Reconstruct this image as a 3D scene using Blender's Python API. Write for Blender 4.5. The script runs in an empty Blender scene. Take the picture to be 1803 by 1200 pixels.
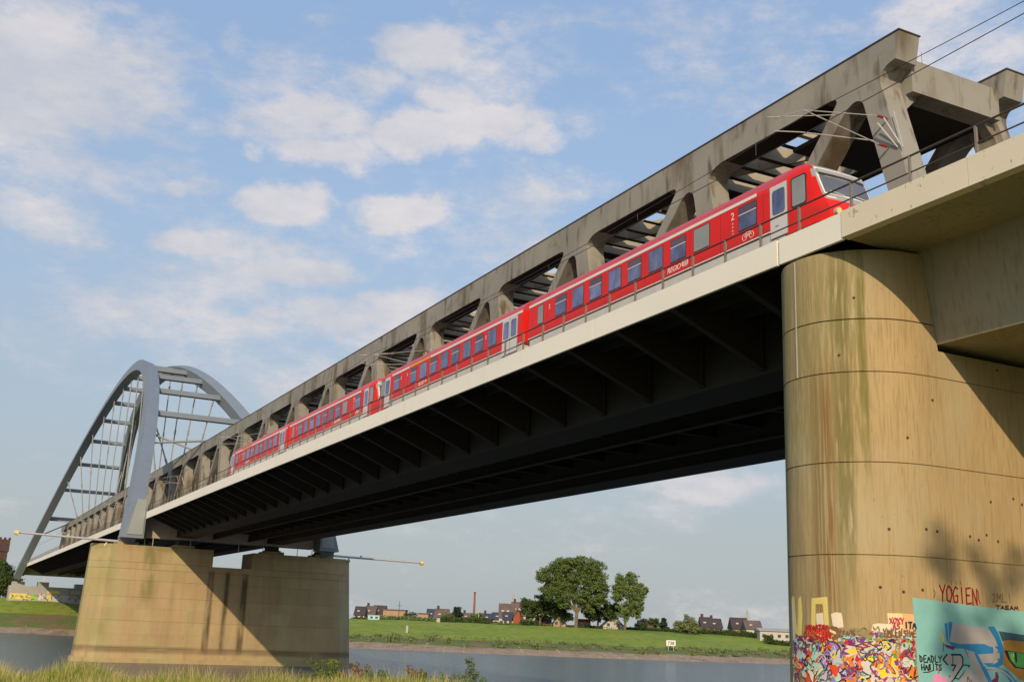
import bpy, math, random
import numpy as np
from mathutils import Matrix, Vector
random.seed(7); rng = np.random.default_rng(7)
sc = bpy.context.scene
COL = sc.collection
# ------------------------------------------------------------------ camera
cam_d = bpy.data.cameras.new('camera'); cam = bpy.data.objects.new('camera', cam_d); COL.objects.link(cam)
cam_d.sensor_width = 36; cam_d.lens = 36*1946.27/1803; cam_d.clip_end = 20000; cam_d.clip_start = .1
RT = ((0.88904811, 0.14941611, 0.43274505), (-0.45607711, 0.20680239, 0.86557867), (0.03983869, -0.9669062, 0.25200255))
cam.matrix_world = Matrix([[RT[i][0], -RT[i][1], -RT[i][2], 0] for i in range(3)] + [[0, 0, 0, 1]])
sc.camera = cam
RIGHT = Vector((RT[0][0], RT[1][0], RT[2][0])); UPV = -Vector((RT[0][1], RT[1][1], RT[2][1])); FWD = Vector((RT[0][2], RT[1][2], RT[2][2]))
# world: x to the right across the bridge, y away along the bridge, z up, eye level z = 0
# ------------------------------------------------------------------ sun and sky
SUN = Vector((-.5, -.85, .45)).normalized()
EL = math.asin(SUN.z); AZ = math.atan2(SUN.x, SUN.y)
sl = bpy.data.lights.new('sun', 'SUN'); sl.energy = 3.2; sl.angle = math.radians(.5); sl.color = (1, .80, .55)
so = bpy.data.objects.new('sun', sl); COL.objects.link(so); so.rotation_euler = SUN.to_track_quat('Z', 'Y').to_euler()
sc.view_settings.view_transform = 'Standard'; sc.view_settings.look = 'None'; sc.view_settings.exposure = 0.12; sc.view_settings.gamma = 1
W = bpy.data.worlds.new('World'); sc.world = W; W.use_nodes = True
nt = W.node_tree; N = nt.nodes; L = nt.links; N.clear()
def nd(t, **k):
    n = N.new(t)
    for a, b in k.items(): setattr(n, a, b)
    return n
def m_(op, a, b=None, c=None, clamp=False):
    n = nd('ShaderNodeMath', operation=op); n.use_clamp = clamp
    for i, v in enumerate((a, b, c)):
        if v is None: continue
        if isinstance(v, (int, float)): n.inputs[i].default_value = v
        else: L.new(v, n.inputs[i])
    return n.outputs[0]
tc = nd('ShaderNodeTexCoord'); D = tc.outputs['Generated']
def dot(v):
    n = nd('ShaderNodeVectorMath', operation='DOT_PRODUCT'); L.new(D, n.inputs[0]); n.inputs[1].default_value = v; return n.outputs['Value']
fz = m_('MAXIMUM', dot(FWD), .15); U = m_('DIVIDE', dot(RIGHT), fz); V = m_('DIVIDE', dot(UPV), fz)
nz = nd('ShaderNodeTexNoise'); nz.inputs['Scale'].default_value = 7; nz.inputs['Detail'].default_value = 7; nz.inputs['Roughness'].default_value = .62; L.new(D, nz.inputs['Vector'])
mp = nd('ShaderNodeMapping'); mp.inputs['Scale'].default_value = (1, 1, 2.2); mp.inputs['Location'].default_value = (3, 1, 5); L.new(D, mp.inputs['Vector'])
nz2 = nd('ShaderNodeTexNoise'); nz2.inputs['Scale'].default_value = 3.4; nz2.inputs['Detail'].default_value = 9; nz2.inputs['Roughness'].default_value = .66; L.new(mp.outputs[0], nz2.inputs['Vector'])
sp = nd('ShaderNodeSeparateColor'); L.new(nz.outputs['Color'], sp.inputs[0])
U2 = m_('ADD', U, m_('MULTIPLY', m_('SUBTRACT', sp.outputs[0], .5), .11))
V2 = m_('ADD', V, m_('MULTIPLY', m_('SUBTRACT', sp.outputs[1], .5), .075))
# cumulus seen in the photograph: centre and half size as tangents of the viewing angles, thickness, flat base weight
CL = [(-.40, .22, .17, .13, .5), (-.28, .05, .2, .07, .42), (-.2, .24, .14, .06, .42), (-.05, .25, .1, .05, .35), (-.3, -.03, .2, .06, .35), (.1, .27, .18, .05, .38), (.0, .1, .08, .06, .35), (-.42, .235, .10, .075, .95), (-.36, .22, .075, .05, .8), (-.40, .30, .08, .03, .5), (-.35, .145, .09, .05, .5), (-.42, .10, .08, .05, .5), (-.20, .205, .085, .03, .68), (-.175, .175, .05, .018, .75), (-.13, .235, .05, .025, .6), (-.085, .262, .042, .024, .85), (-.06, .222, .03, .018, .7), (-.25, .28, .018, .03, .45),
      (-.095, .188, .045, .018, .95), (-.05, .194, .075, .020, .95), (.01, .182, .035, .016, .75), (-.213, .122, .04, .020, 1.0), (-.105, .120, .045, .018, .95), (-.29, .137, .05, .013, .65), (-.235, .173, .012, .015, .55),
      (-.285, .085, .055, .018, .9), (-.39, .085, .04, .015, .6), (-.22, .08, .05, .016, .65), (-.19, .058, .07, .020, .8), (-.15, .02, .09, .028, .75), (-.22, .015, .07, .02, .6), (-.13, .04, .015, .012, .6), (-.30, .02, .12, .04, .5), (-.42, .0, .1, .05, .45), (-.25, -.04, .15, .04, .45),
      (.03, .07, .06, .05, .45), (.02, .12, .03, .03, .4), (.045, .095, .03, .02, .5), (.13, .285, .12, .05, .5), (.22, .24, .06, .06, .4), (.38, .27, .1, .08, .3), (.19, -.135, .08, .018, .65), (.16, -.155, .09, .02, .4), (-.02, .26, .06, .02, .35), (-.3, .27, .06, .03, .4)]
acc = None
for (u, v, a, b, w) in CL:
    du = m_('MULTIPLY', m_('SUBTRACT', U2, u), 1/a); dv = m_('MULTIPLY', m_('SUBTRACT', V2, v), 1/b)
    d = m_('SQRT', m_('ADD', m_('MULTIPLY', du, du), m_('MULTIPLY', dv, dv)))
    s = m_('MULTIPLY', m_('SUBTRACT', 1.35, d, clamp=True), w)
    acc = s if acc is None else m_('MAXIMUM', acc, s)
gen = m_('MULTIPLY', m_('SUBTRACT', nz2.outputs['Fac'], .47, clamp=True), 2.4)
nz3 = nd('ShaderNodeTexNoise'); nz3.inputs['Scale'].default_value = 13; nz3.inputs['Detail'].default_value = 8; nz3.inputs['Roughness'].default_value = .68; L.new(mp.outputs[0], nz3.inputs['Vector'])
dens = m_('ADD', m_('ADD', m_('MULTIPLY', acc, 1.05), m_('MULTIPLY', m_('SUBTRACT', nz2.outputs['Fac'], .5), 2.1)), m_('SUBTRACT', m_('MULTIPLY', nz3.outputs['Fac'], 1.5), .92))
mr = nd('ShaderNodeMapRange', interpolation_type='SMOOTHSTEP'); L.new(dens, mr.inputs[0]); mr.inputs[1].default_value = -.10; mr.inputs[2].default_value = .62; mr.inputs[3].default_value = .03; mr.inputs[4].default_value = .86
sky = nd('ShaderNodeTexSky', sky_type='NISHITA', sun_disc=False, sun_elevation=EL, sun_rotation=AZ % (2*math.pi), air_density=1.1, dust_density=2.0, ozone_density=1.6)
sz = nd('ShaderNodeSeparateXYZ'); L.new(D, sz.inputs[0])
hz = nd('ShaderNodeMapRange'); hz.interpolation_type = 'SMOOTHSTEP'; L.new(sz.outputs[2], hz.inputs[0]); hz.inputs[1].default_value = .05; hz.inputs[2].default_value = .50; hz.inputs[3].default_value = .9; hz.inputs[4].default_value = 0.5
mx = nd('ShaderNodeMix', data_type='RGBA'); L.new(hz.outputs[0], mx.inputs[0]); L.new(sky.outputs[0], mx.inputs[6]); 
hz2 = nd('ShaderNodeMapRange'); L.new(sz.outputs[2], hz2.inputs[0]); hz2.inputs[1].default_value = .08; hz2.inputs[2].default_value = .60
mv = nd('ShaderNodeMix', data_type='RGBA'); L.new(hz2.outputs[0], mv.inputs[0]); mv.inputs[6].default_value = (2.55, 2.85, 3.02, 1); mv.inputs[7].default_value = (2.2, 3.4, 5.4, 1); L.new(mv.outputs[2], mx.inputs[7])
mc = nd('ShaderNodeMix', data_type='RGBA'); L.new(mr.outputs[0], mc.inputs[0]); L.new(mx.outputs[2], mc.inputs[6])
cs = nd('ShaderNodeMix', data_type='RGBA'); sh_ = nd('ShaderNodeMapRange'); L.new(nz2.outputs['Fac'], sh_.inputs[0]); sh_.inputs[1].default_value = .42; sh_.inputs[2].default_value = .62; L.new(sh_.outputs[0], cs.inputs[0]); cs.inputs[6].default_value = (3.55, 3.6, 3.95, 1); cs.inputs[7].default_value = (4.95, 4.6, 4.5, 1); L.new(cs.outputs[2], mc.inputs[7])
bg = nd('ShaderNodeBackground'); L.new(mc.outputs[2], bg.inputs[0]); bg.inputs[1].default_value = .15
wo = nd('ShaderNodeOutputWorld'); L.new(bg.outputs[0], wo.inputs[0])
W.cycles.sampling_method = 'MANUAL'; W.cycles.sample_map_resolution = 512

# ------------------------------------------------------------------ materials
def mat(name, base, rough=.8, var=.25, scale=.8, stretch=(1, 1, 1), col2=None, bump=0, bscale=6, spec=.3, streak=None, metal=0, det=5):
    m = bpy.data.materials.new(name); m.use_nodes = True; t = m.node_tree; b = t.nodes['Principled BSDF']
    b.inputs['Roughness'].default_value = rough; b.inputs['Specular IOR Level'].default_value = spec; b.inputs['Metallic'].default_value = metal
    if var == 0 and col2 is None: b.inputs['Base Color'].default_value = (*base, 1); return m
    g = t.nodes.new('ShaderNodeNewGeometry'); mpn = t.nodes.new('ShaderNodeMapping'); mpn.inputs['Scale'].default_value = stretch; t.links.new(g.outputs['Position'], mpn.inputs[0])
    n = t.nodes.new('ShaderNodeTexNoise'); n.inputs['Scale'].default_value = scale; n.inputs['Detail'].default_value = det; n.inputs['Roughness'].default_value = .65; t.links.new(mpn.outputs[0], n.inputs['Vector'])
    r = t.nodes.new('ShaderNodeMapRange'); t.links.new(n.outputs['Fac'], r.inputs[0]); r.inputs[1].default_value = .3; r.inputs[2].default_value = .7
    x = t.nodes.new('ShaderNodeMix'); x.data_type = 'RGBA'; t.links.new(r.outputs[0], x.inputs[0])
    c2 = col2 or tuple(c*(1-var) for c in base)
    x.inputs[6].default_value = (*c2, 1); x.inputs[7].default_value = (*base, 1); out = x.outputs[2]
    for (sc_, st, lo, hi, colr) in (streak or []):
        mp2 = t.nodes.new('ShaderNodeMapping'); mp2.inputs['Scale'].default_value = st; mp2.inputs['Location'].default_value = (sc_*3.1, sc_, sc_*1.7); t.links.new(g.outputs['Position'], mp2.inputs[0])
        n2 = t.nodes.new('ShaderNodeTexNoise'); n2.inputs['Scale'].default_value = sc_; n2.inputs['Detail'].default_value = 4; t.links.new(mp2.outputs[0], n2.inputs['Vector'])
        r2 = t.nodes.new('ShaderNodeMapRange'); t.links.new(n2.outputs['Fac'], r2.inputs[0]); r2.inputs[1].default_value = lo; r2.inputs[2].default_value = hi
        x2 = t.nodes.new('ShaderNodeMix'); x2.data_type = 'RGBA'; t.links.new(r2.outputs[0], x2.inputs[0]); t.links.new(out, x2.inputs[6]); x2.inputs[7].default_value = (*colr, 1); out = x2.outputs[2]
    t.links.new(out, b.inputs['Base Color'])
    if bump:
        n3 = t.nodes.new('ShaderNodeTexNoise'); n3.inputs['Scale'].default_value = bscale; n3.inputs['Detail'].default_value = 6; t.links.new(mpn.outputs[0], n3.inputs['Vector'])
        bp = t.nodes.new('ShaderNodeBump'); bp.inputs['Strength'].default_value = bump; bp.inputs['Distance'].default_value = .05; t.links.new(n3.outputs['Fac'], bp.inputs['Height']); t.links.new(bp.outputs[0], b.inputs['Normal'])
    return m
def stain_band(m, axis, lo, hi, soft, colr, zlo=None, zhi=None, zsoft=.5, amt=.8, ns=1.2, nst=(4, 4, .3), thr=(.35, .6)):
    """a stain with a place and shape of its own (moss run, rust run) mixed over the base colour"""
    t = m.node_tree; b = t.nodes['Principled BSDF']; src = b.inputs['Base Color'].links[0].from_socket
    g = t.nodes.new('ShaderNodeNewGeometry'); s = t.nodes.new('ShaderNodeSeparateXYZ'); t.links.new(g.outputs['Position'], s.inputs[0])
    def mth(op, a, c, cl=False):
        n = t.nodes.new('ShaderNodeMath'); n.operation = op; n.use_clamp = cl
        for i, v in enumerate((a, c)):
            if isinstance(v, (int, float)): n.inputs[i].default_value = v
            else: t.links.new(v, n.inputs[i])
        return n.outputs[0]
    def box(sock, lo, hi, soft):
        a = mth('MULTIPLY', mth('SUBTRACT', sock, lo-soft/2), 1/soft, True); c = mth('MULTIPLY', mth('SUBTRACT', hi+soft/2, sock), 1/soft, True)
        return mth('MULTIPLY', a, c)
    f = box(s.outputs[axis], lo, hi, soft)
    if zlo is not None: f = mth('MULTIPLY', f, box(s.outputs[2], zlo, zhi, zsoft))
    mp2 = t.nodes.new('ShaderNodeMapping'); mp2.inputs['Scale'].default_value = nst; t.links.new(g.outputs['Position'], mp2.inputs[0])
    n = t.nodes.new('ShaderNodeTexNoise'); n.inputs['Scale'].default_value = ns; n.inputs['Detail'].default_value = 5; t.links.new(mp2.outputs[0], n.inputs['Vector'])
    r = t.nodes.new('ShaderNodeMapRange'); t.links.new(n.outputs['Fac'], r.inputs[0]); r.inputs[1].default_value = thr[0]; r.inputs[2].default_value = thr[1]
    f = mth('MULTIPLY', mth('MULTIPLY', f, r.outputs[0]), amt)
    x = t.nodes.new('ShaderNodeMix'); x.data_type = 'RGBA'; t.links.new(f, x.inputs[0]); t.links.new(src, x.inputs[6]); x.inputs[7].default_value = (*colr, 1); t.links.new(x.outputs[2], b.inputs['Base Color'])
M = {}
M['conc'] = mat('pier_concrete', (.465, .34, .168), .9, .16, .5, (1, 1, .5), bump=.35, bscale=3, streak=[(1.5, (9, 9, .5), .48, .72, (.33, .24, .12)), (3.1, (14, 14, .5), .58, .70, (.27, .2, .115)), (.35, (1, 1, .6), .5, .75, (.42, .36, .22)), (9, (1, 1, 1), .70, .76, (.22, .17, .1))])
stain_band(M['conc'], 0, 24.0, 25.5, .06, (.20, .18, .055), 5.4, 12.6, 2.5, .62, 2.2, (6, 6, .5), (.38, .58)); stain_band(M['conc'], 0, 24.75, 25.1, .12, (.13, .115, .03), 2, 12.6, 3, .7, 2, (4, 4, .35), (.36, .5)); stain_band(M['conc'], 0, 25.3, 25.48, .06, (.15, .14, .03), 6, 12.6, 3, .7, 2, (4, 4, .35), (.3, .5))
stain_band(M['conc'], 1, 26.4, 27.1, .2, (.20, .095, .035), .5, 8.6, 1.6, .85, 1.6, (8, 8, .2), (.42, .52))
stain_band(M['conc'], 0, 24.0, 24.95, .3, (.25, .21, .09), -2, 12.6, .8, .6, 1.2, (4, 4, .35))
M['conc2'] = mat('river_pier_concrete', (.46, .33, .17), .9, .18, .16, (1, 1, 1), bump=.3, bscale=2, streak=[(.5, (1.6, 1.6, .1), .48, .70, (.33, .245, .125)), (.9, (.35, .35, 3.5), .55, .7, (.38, .30, .19)), (2.2, (2.5, 2.5, .4), .6, .75, (.33, .24, .13)), (.25, (1, 1, .5), .5, .7, (.40, .35, .17))])
for cxs, wd in ((34.45, .42), (36.75, .3), (39.25, .42)): stain_band(M['conc2'], 0, cxs-wd, cxs+wd, .35, (.06, .045, .025), -4.8, 6.2, .7, .85, .8, (1, 1, .25), (.25, .5))
stain_band(M['conc2'], 0, 17, 21.5, 1.5, (.26, .25, .09), -4, 9.5, 1.5, .6, .6, (1, 1, .5), (.3, .6))
stain_band(M['conc2'], 0, 25.2, 26.8, .6, (.20, .18, .06), 2, 9.5, 1.5, .8, 1, (1, 1, .3), (.3, .55))
stain_band(M['conc2'], 2, -5.0, -4.2, .4, (.17, .12, .06), None, None, 1, .75, .5, (.5, .5, 1), (.2, .5))
stain_band(M['conc2'], 2, 8.4, 9.3, .5, (.24, .20, .08), None, None, 1, .7, .8, (.7, .7, .5), (.35, .6))
M['cgirder'] = mat('viaduct_concrete', (.40, .34, .22), .9, .2, .5, (1, .3, 1), bump=.2, streak=[(1.6, (4, 4, .4), .52, .7, (.26, .22, .14)), (.5, (1, 1, 1), .5, .7, (.33, .31, .23))])
M['ccream'] = mat('painted_parapet', (.74, .66, .50), .8, .05, 1, streak=[(2.6, (1, 1, 1), .66, .70, (.42, .36, .25)), (7, (1, 1, .6), .68, .72, (.36, .3, .2))])
M['white'] = mat('fascia_paint', (.88, .83, .71), .6, .06, .4, (1, .3, 1), streak=[(.8, (2, 2, .3), .62, .8, (.76, .70, .57))])
M['truss'] = mat('truss_weathered_steel_paint', (.305, .288, .245), .75, .16, .35, (1, .6, .6), streak=[(.55, (1, 1, .2), .53, .66, (.15, .115, .07)), (1.7, (1, .9, .22), .56, .68, (.13, .10, .065)), (.9, (1, 1, 1), .6, .7, (.2, .19, .13)), (.22, (1, 1, 1), .5, .7, (.33, .31, .26))], bump=.1)
M['trussin'] = mat('bracing_steel_paint', (.44, .385, .29), .75, .15, .5)
M['under'] = mat('deck_paint_and_truss_shade', (.040, .034, .026), .85, .3, .3)  # deck paint; also colours the dark strips that stand for shade under the truss
M['arch'] = mat('arch_blue_grey_paint', (.20, .235, .275), .55, .1, .3, spec=.4, streak=[(.4, (1, 1, .3), .55, .75, (.21, .24, .26))])
M['archplate'] = mat('arch_foot_plate_lit_paint', (.30, .32, .30), .6, .08, .3)  # lighter plate paint, with the sunlit patch on the foot put in too
M['steelend'] = mat('end_beam_paint', (.42, .36, .29), .75, .15, .5, streak=[(.6, (1, 1, .4), .55, .7, (.30, .25, .19))])
M['hanger'] = mat('hanger_rod_paint', (.30, .30, .28), .6, .1, 1)
M['red'] = mat('train_red_paint', (.78, .018, .010), .42, .10, .6, spec=.22, streak=[(.8, (1, .5, 1), .5, .8, (.60, .018, .012))])
M['roof'] = mat('train_roof_red', (.62, .055, .06), .4, .25, 1.0, (1, .3, 1), spec=.3)
stain_band(M['red'], 2, 15.05, 15.42, .35, (.25, .035, .02), None, None, 1, .45, 2, (1, .6, 1), (.2, .6))
M['cream'] = mat('train_light_stripe', (.78, .74, .66), .4, .03, 1)
M['skirt'] = mat('train_skirt_grey', (.60, .58, .52), .5, .15, 2)
M['door'] = mat('train_door_grey', (.64, .61, .58), .4, .05, 1)
M['yellow'] = mat('first_class_stripe', (.80, .38, .02), .4, 0)
M['glass2'] = mat('hopper_pane_dark', (.10, .05, .08), .12, .3, 1.2, spec=.8)
M['cabgrey'] = mat('cab_front_grey', (.33, .32, .31), .35, .06, 1, spec=.5)
M['kerb'] = mat('cable_trough_grey', (.22, .215, .20), .8, .2, 1)
M['dark'] = mat('dark_rubber', (.03, .03, .03), .6, 0)
M['glass'] = mat('sky_reflection_window_glass', (.19, .22, .42), .08, .35, 1.1, (1, 1.6, .8), col2=(.055, .05, .13), spec=.9)  # blue-violet of the reflected sky is put into the base colour
M['glassg'] = mat('screened_window_grey', (.30, .31, .29), .3, .2, 1, spec=.5)
M['wind'] = mat('windscreen_glass', (.13, .13, .15), .06, .3, .8, spec=.9)
M['rail'] = mat('handrail_dark_steel', (.075, .052, .04), .5, .2, 1)
M['post'] = mat('rail_post_steel', (.22, .19, .16), .5, .2, 2)
M['galv'] = mat('galvanised_tube', (.52, .50, .46), .45, .12, 3, metal=.2)
M['wire'] = mat('overhead_wire', (.06, .055, .05), .5, 0)
M['insul'] = mat('insulator_brown', (.25, .05, .04), .3, 0, spec=.6)
M['bear'] = mat('bearing_steel', (.03, .03, .03), .7, 0)
M['lampy'] = mat('yellow_radar_cap', (.75, .58, .18), .6, .05, 1)
M['brick'] = mat('red_brick', (.34, .10, .05), .9, .15, .8)
M['brickd'] = mat('dark_brick', (.10, .055, .045), .9, .3, .6)
M['brickb'] = mat('buff_brick', (.42, .27, .18), .9, .15, .8)
M['tile'] = mat('roof_tile_dark', (.075, .06, .062), .85, .3, .6)
M['tile2'] = mat('roof_tile_brown', (.16, .115, .095), .85, .3, .6)
M['slate'] = mat('roof_slate_blue', (.055, .06, .085), .6, .2, .6)
M['wallw'] = mat('white_render', (.52, .48, .42), .85, .08, .5)
M['wallg'] = mat('grey_render', (.38, .37, .35), .85, .1, .5)
M['pane'] = mat('window_pane', (.05, .06, .07), .15, 0, spec=.7)
M['cont'] = mat('pale_blue_cabin_paint', (.42, .62, .66), .6, .1, 1)
M['leafA'] = mat('poplar_foliage', (.165, .215, .06), .8, .5, .35, col2=(.09, .135, .04), spec=.15)
M['leafB'] = mat('dark_tree_foliage', (.075, .105, .032), .8, .5, .4, col2=(.04, .062, .02), spec=.1)
M['leafC'] = mat('willow_foliage', (.19, .215, .085), .8, .4, .5, col2=(.11, .14, .05), spec=.15)
M['leafD'] = mat('conifer_foliage', (.03, .048, .03), .85, .4, .5, spec=.1)
M['leafE'] = mat('purple_foliage', (.055, .025, .035), .85, .4, .5, spec=.1)
M['bark'] = mat('tree_bark', (.20, .155, .10), .95, .35, 1, (2, 2, .4))
M['grassfar'] = mat('dyke_grass', (.25, .30, .028), .95, .3, .05, (1, 1, 1), col2=(.17, .24, .022), streak=[(.10, (1, 1, 1), .5, .7, (.24, .26, .05)), (.5, (1, 1, 1), .48, .72, (.11, .17, .022)), (.03, (1, 1, 1), .55, .7, (.11, .19, .03))], bump=.3, bscale=1)
M['gravel'] = mat('gravel_beach', (.36, .27, .19), .95, .35, .5, bump=.8, bscale=3, streak=[(.25, (1, 1, 1), .5, .7, (.20, .15, .10)), (2.5, (1, 1, 1), .6, .7, (.45, .38, .28))])
M['earth'] = mat('bare_earth', (.20, .15, .075), .95, .35, .2, streak=[(.12, (1, 1, 1), .42, .52, (.10, .15, .03)), (.9, (1, 1, 1), .5, .6, (.15, .15, .05))], bump=.5, bscale=2)
M['bank'] = mat('near_bank_grass_ground', (.14, .15, .035), .95, .4, .6)
M['bladeA'] = mat('grass_blade_green', (.26, .30, .045), .8, .4, .6, col2=(.16, .22, .03), spec=.2)
M['bladeB'] = mat('grass_blade_straw', (.50, .42, .16), .8, .35, .8, spec=.2)
M['weed'] = mat('weed_leaf', (.13, .19, .035), .8, .4, 1.2, col2=(.07, .11, .02), spec=.2)
M['weedr'] = mat('reddish_weed_leaf', (.30, .15, .05), .8, .4, 1.2, spec=.2)

for gk, lo, hi in (('glass', .45, 1.25), ('glass2', .5, 1.4), ('leafA', .8, 1.15), ('truss', .93, 1.05)):
    t3 = M[gk].node_tree; b3 = t3.nodes['Principled BSDF']; src = b3.inputs['Base Color'].links[0].from_socket
    oi = t3.nodes.new('ShaderNodeObjectInfo'); hs = t3.nodes.new('ShaderNodeHueSaturation'); q3 = t3.nodes.new('ShaderNodeMapRange'); q3.inputs[3].default_value = lo; q3.inputs[4].default_value = hi
    t3.links.new(oi.outputs['Random'], q3.inputs[0]); t3.links.new(q3.outputs[0], hs.inputs['Value']); t3.links.new(src, hs.inputs['Color']); t3.links.new(hs.outputs[0], b3.inputs['Base Color'])
# ------------------------------------------------------------------ mesh helpers
def mesh(name, V, F, m=None, smooth=False):
    me = bpy.data.meshes.new(name); me.from_pydata([tuple(v) for v in V], [], [tuple(f) for f in F]); me.update()
    if m is not None: me.materials.append(M[m] if isinstance(m, str) else m)
    if smooth: me.polygons.foreach_set('use_smooth', [True]*len(me.polygons))
    return me
def link(name, me, parent=None, label=None, cat=None, group=None, kind=None, loc=None):
    o = bpy.data.objects.new(name, me); COL.objects.link(o)
    if parent is not None: o.parent = parent
    if label: o['label'] = label
    if cat: o['category'] = cat
    if group: o['group'] = group
    if kind: o['kind'] = kind
    if loc is not None: o.location = loc
    return o
def empty(name, loc, label, cat, group=None): return link(name, None, None, label, cat, group, None, loc)
class MB:
    def __init__(s): s.V = []; s.F = []
    def add(s, V, F):
        k = len(s.V); s.V += [tuple(v) for v in V]; s.F += [tuple(i+k for i in f) for f in F]; return s
    def box(s, x0, x1, y0, y1, z0, z1):
        return s.add([(x0, y0, z0), (x1, y0, z0), (x1, y1, z0), (x0, y1, z0), (x0, y0, z1), (x1, y0, z1), (x1, y1, z1), (x0, y1, z1)],
                     [(0, 3, 2, 1), (4, 5, 6, 7), (0, 1, 5, 4), (1, 2, 6, 5), (2, 3, 7, 6), (3, 0, 4, 7)])
    def prism(s, poly, axis, a, b):
        """extrude a 2D polygon along axis 0/1/2 from a to b (a < b)"""
        n = len(poly)
        ar = sum(poly[i][0]*poly[(i+1) % n][1]-poly[(i+1) % n][0]*poly[i][1] for i in range(n))
        P = list(poly) if ar > 0 else list(poly)[::-1]
        def P3(p, t): return {0: (t, p[0], p[1]), 1: (p[0], t, p[1]), 2: (p[0], p[1], t)}[axis]
        V = [P3(p, a) for p in P]+[P3(p, b) for p in P]
        F = [tuple(range(n))[::-1], tuple(range(n, 2*n))]+[(i, (i+1) % n, n+(i+1) % n, n+i) for i in range(n)]
        if axis == 1: F = [f[::-1] for f in F]
        return s.add(V, F)
    def tube(s, p, q, r, n=8, r2=None):
        p = Vector(p); q = Vector(q); d = (q-p).normalized(); a = d.cross(Vector((0, 0, 1)) if abs(d.z) < .9 else Vector((1, 0, 0))).normalized(); b = d.cross(a)
        r2 = r if r2 is None else r2; V = []
        for c, rr in ((p, r), (q, r2)):
            for i in range(n): t = 2*math.pi*i/n; V.append(c+a*math.cos(t)*rr+b*math.sin(t)*rr)
        return s.add(V, [(i, (i+1) % n, n+(i+1) % n, n+i)[::-1] for i in range(n)]+[tuple(range(n)), tuple(range(n, 2*n))[::-1]])
    def beam(s, p, q, w, h):
        """square bar from p to q; w sideways, h up"""
        p = Vector(p); q = Vector(q); d = (q-p).normalized(); a = d.cross(Vector((0, 0, 1)) if abs(d.z) < .95 else Vector((1, 0, 0))).normalized(); b = a.cross(d)
        V = [c+a*sx*w/2+b*sz*h/2 for c in (p, q) for sx, sz in ((-1, -1), (1, -1), (1, 1), (-1, 1))]
        return s.add(V, [(0, 1, 2, 3), (7, 6, 5, 4), (0, 4, 5, 1), (1, 5, 6, 2), (2, 6, 7, 3), (3, 7, 4, 0)])
    def build(s, name, m, parent=None, smooth=False, **k): return link(name, mesh(name, s.V, s.F, m, smooth), parent, **k)
    def me(s, name, m, smooth=False): return mesh(name, s.V, s.F, m, smooth)

# ------------------------------------------------------------------ terrain, river
WL = np.array([(-900, 640), (-300, 455), (-80, 372), (-20, 352), (18, 338), (55, 306), (101, 280), (134, 262), (169, 251), (215, 248), (300, 252), (500, 275), (1200, 380)], float)
ZW = -6.3
def resample(P, n):
    s = np.concatenate([[0], np.cumsum(np.hypot(*np.diff(P, axis=0).T))]); t = np.linspace(0, s[-1], n)
    return np.stack([np.interp(t, s, P[:, 0]), np.interp(t, s, P[:, 1])], 1)
WLs = resample(WL, 420)
for _ in range(12): WLs[1:-1] = (WLs[:-2]+WLs[1:-1]*2+WLs[2:])/4
tan = np.gradient(WLs, axis=0); tan /= np.hypot(*tan.T)[:, None]; nor = np.stack([-tan[:, 1], tan[:, 0]], 1)
nor[nor[:, 1] < 0] *= -1
PT = [(-30, -9.5), (-3, -7.2), (0, -6.3), (3, -5.9), (6, -5.35), (10, -4.9), (13, -4.3), (20, -3.7), (30, -2.9), (40, -1.9), (55, -.4), (66, .7), (74, 1.25), (80, 1.4), (88, 1.35), (100, .9), (140, .8), (220, .8), (500, .8), (2500, .8), (6000, .8)]
def prof(t): return np.interp(t, [p[0] for p in PT], [p[1] for p in PT])
def hnoise(x, y): return (np.sin(x*.11+1.3*np.sin(y*.07))+np.sin(y*.13+x*.05+1.7*np.sin(x*.031)))*.5
def terrain(name, cols, m, lift=0.0, jag=0.0, kind='structure'):
    V = []; F = []; nc = len(cols)
    for i, (p, n_) in enumerate(zip(WLs, nor)):
        for c in cols:
            cc = c+jag*(c not in (cols[0], cols[-1]))*hnoise(p[0]*3, c)
            x, y = p+n_*c; left = max(0, min(1, (85-x)/50))*float(np.interp(c, [10, 38, 50, 80], [0, 4.5, 3.6, 2.0]))+max(0, min(1, (x-215)/90))*max(0, min(1, (c-30)/40))*1.3
            V.append((x, y, float(prof(cc))+left+lift+(.16*hnoise(x*2.2, y*2.2) if 4 < c < 90 else 0)))
    for i in range(len(WLs)-1):
        for j in range(nc-1): a = i*nc+j; F.append((a, a+nc, a+nc+1, a+1)[::-1])
    return mesh(name, V, F, m, True)
link('gravel_shore', terrain('gravel_shore', [-30, -3, 0, 2, 4, 6, 8, 10], 'gravel'), kind='structure')
link('earth_bank', terrain('earth_bank', [10, 13, 16, 20, 24], 'earth'), kind='structure')
link('dyke_meadow', terrain('dyke_meadow', [24, 27, 30, 35, 40, 48, 55, 60, 66, 70, 74, 77, 80, 84, 88, 100, 140, 220, 500, 2500, 6000], 'grassfar'), kind='structure')
def ground_far(x, y):
    d = np.hypot(WLs[:, 0]-x, WLs[:, 1]-y); i = int(d.argmin()); left = max(0, min(1, (85-x)/50))*float(np.interp(d[i], [10, 38, 50, 80], [0, 4.5, 3.6, 2.0]))+max(0, min(1, (x-215)/90))*max(0, min(1, (d[i]-30)/40))*1.3
    return float(prof(d[i]))+left
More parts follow.
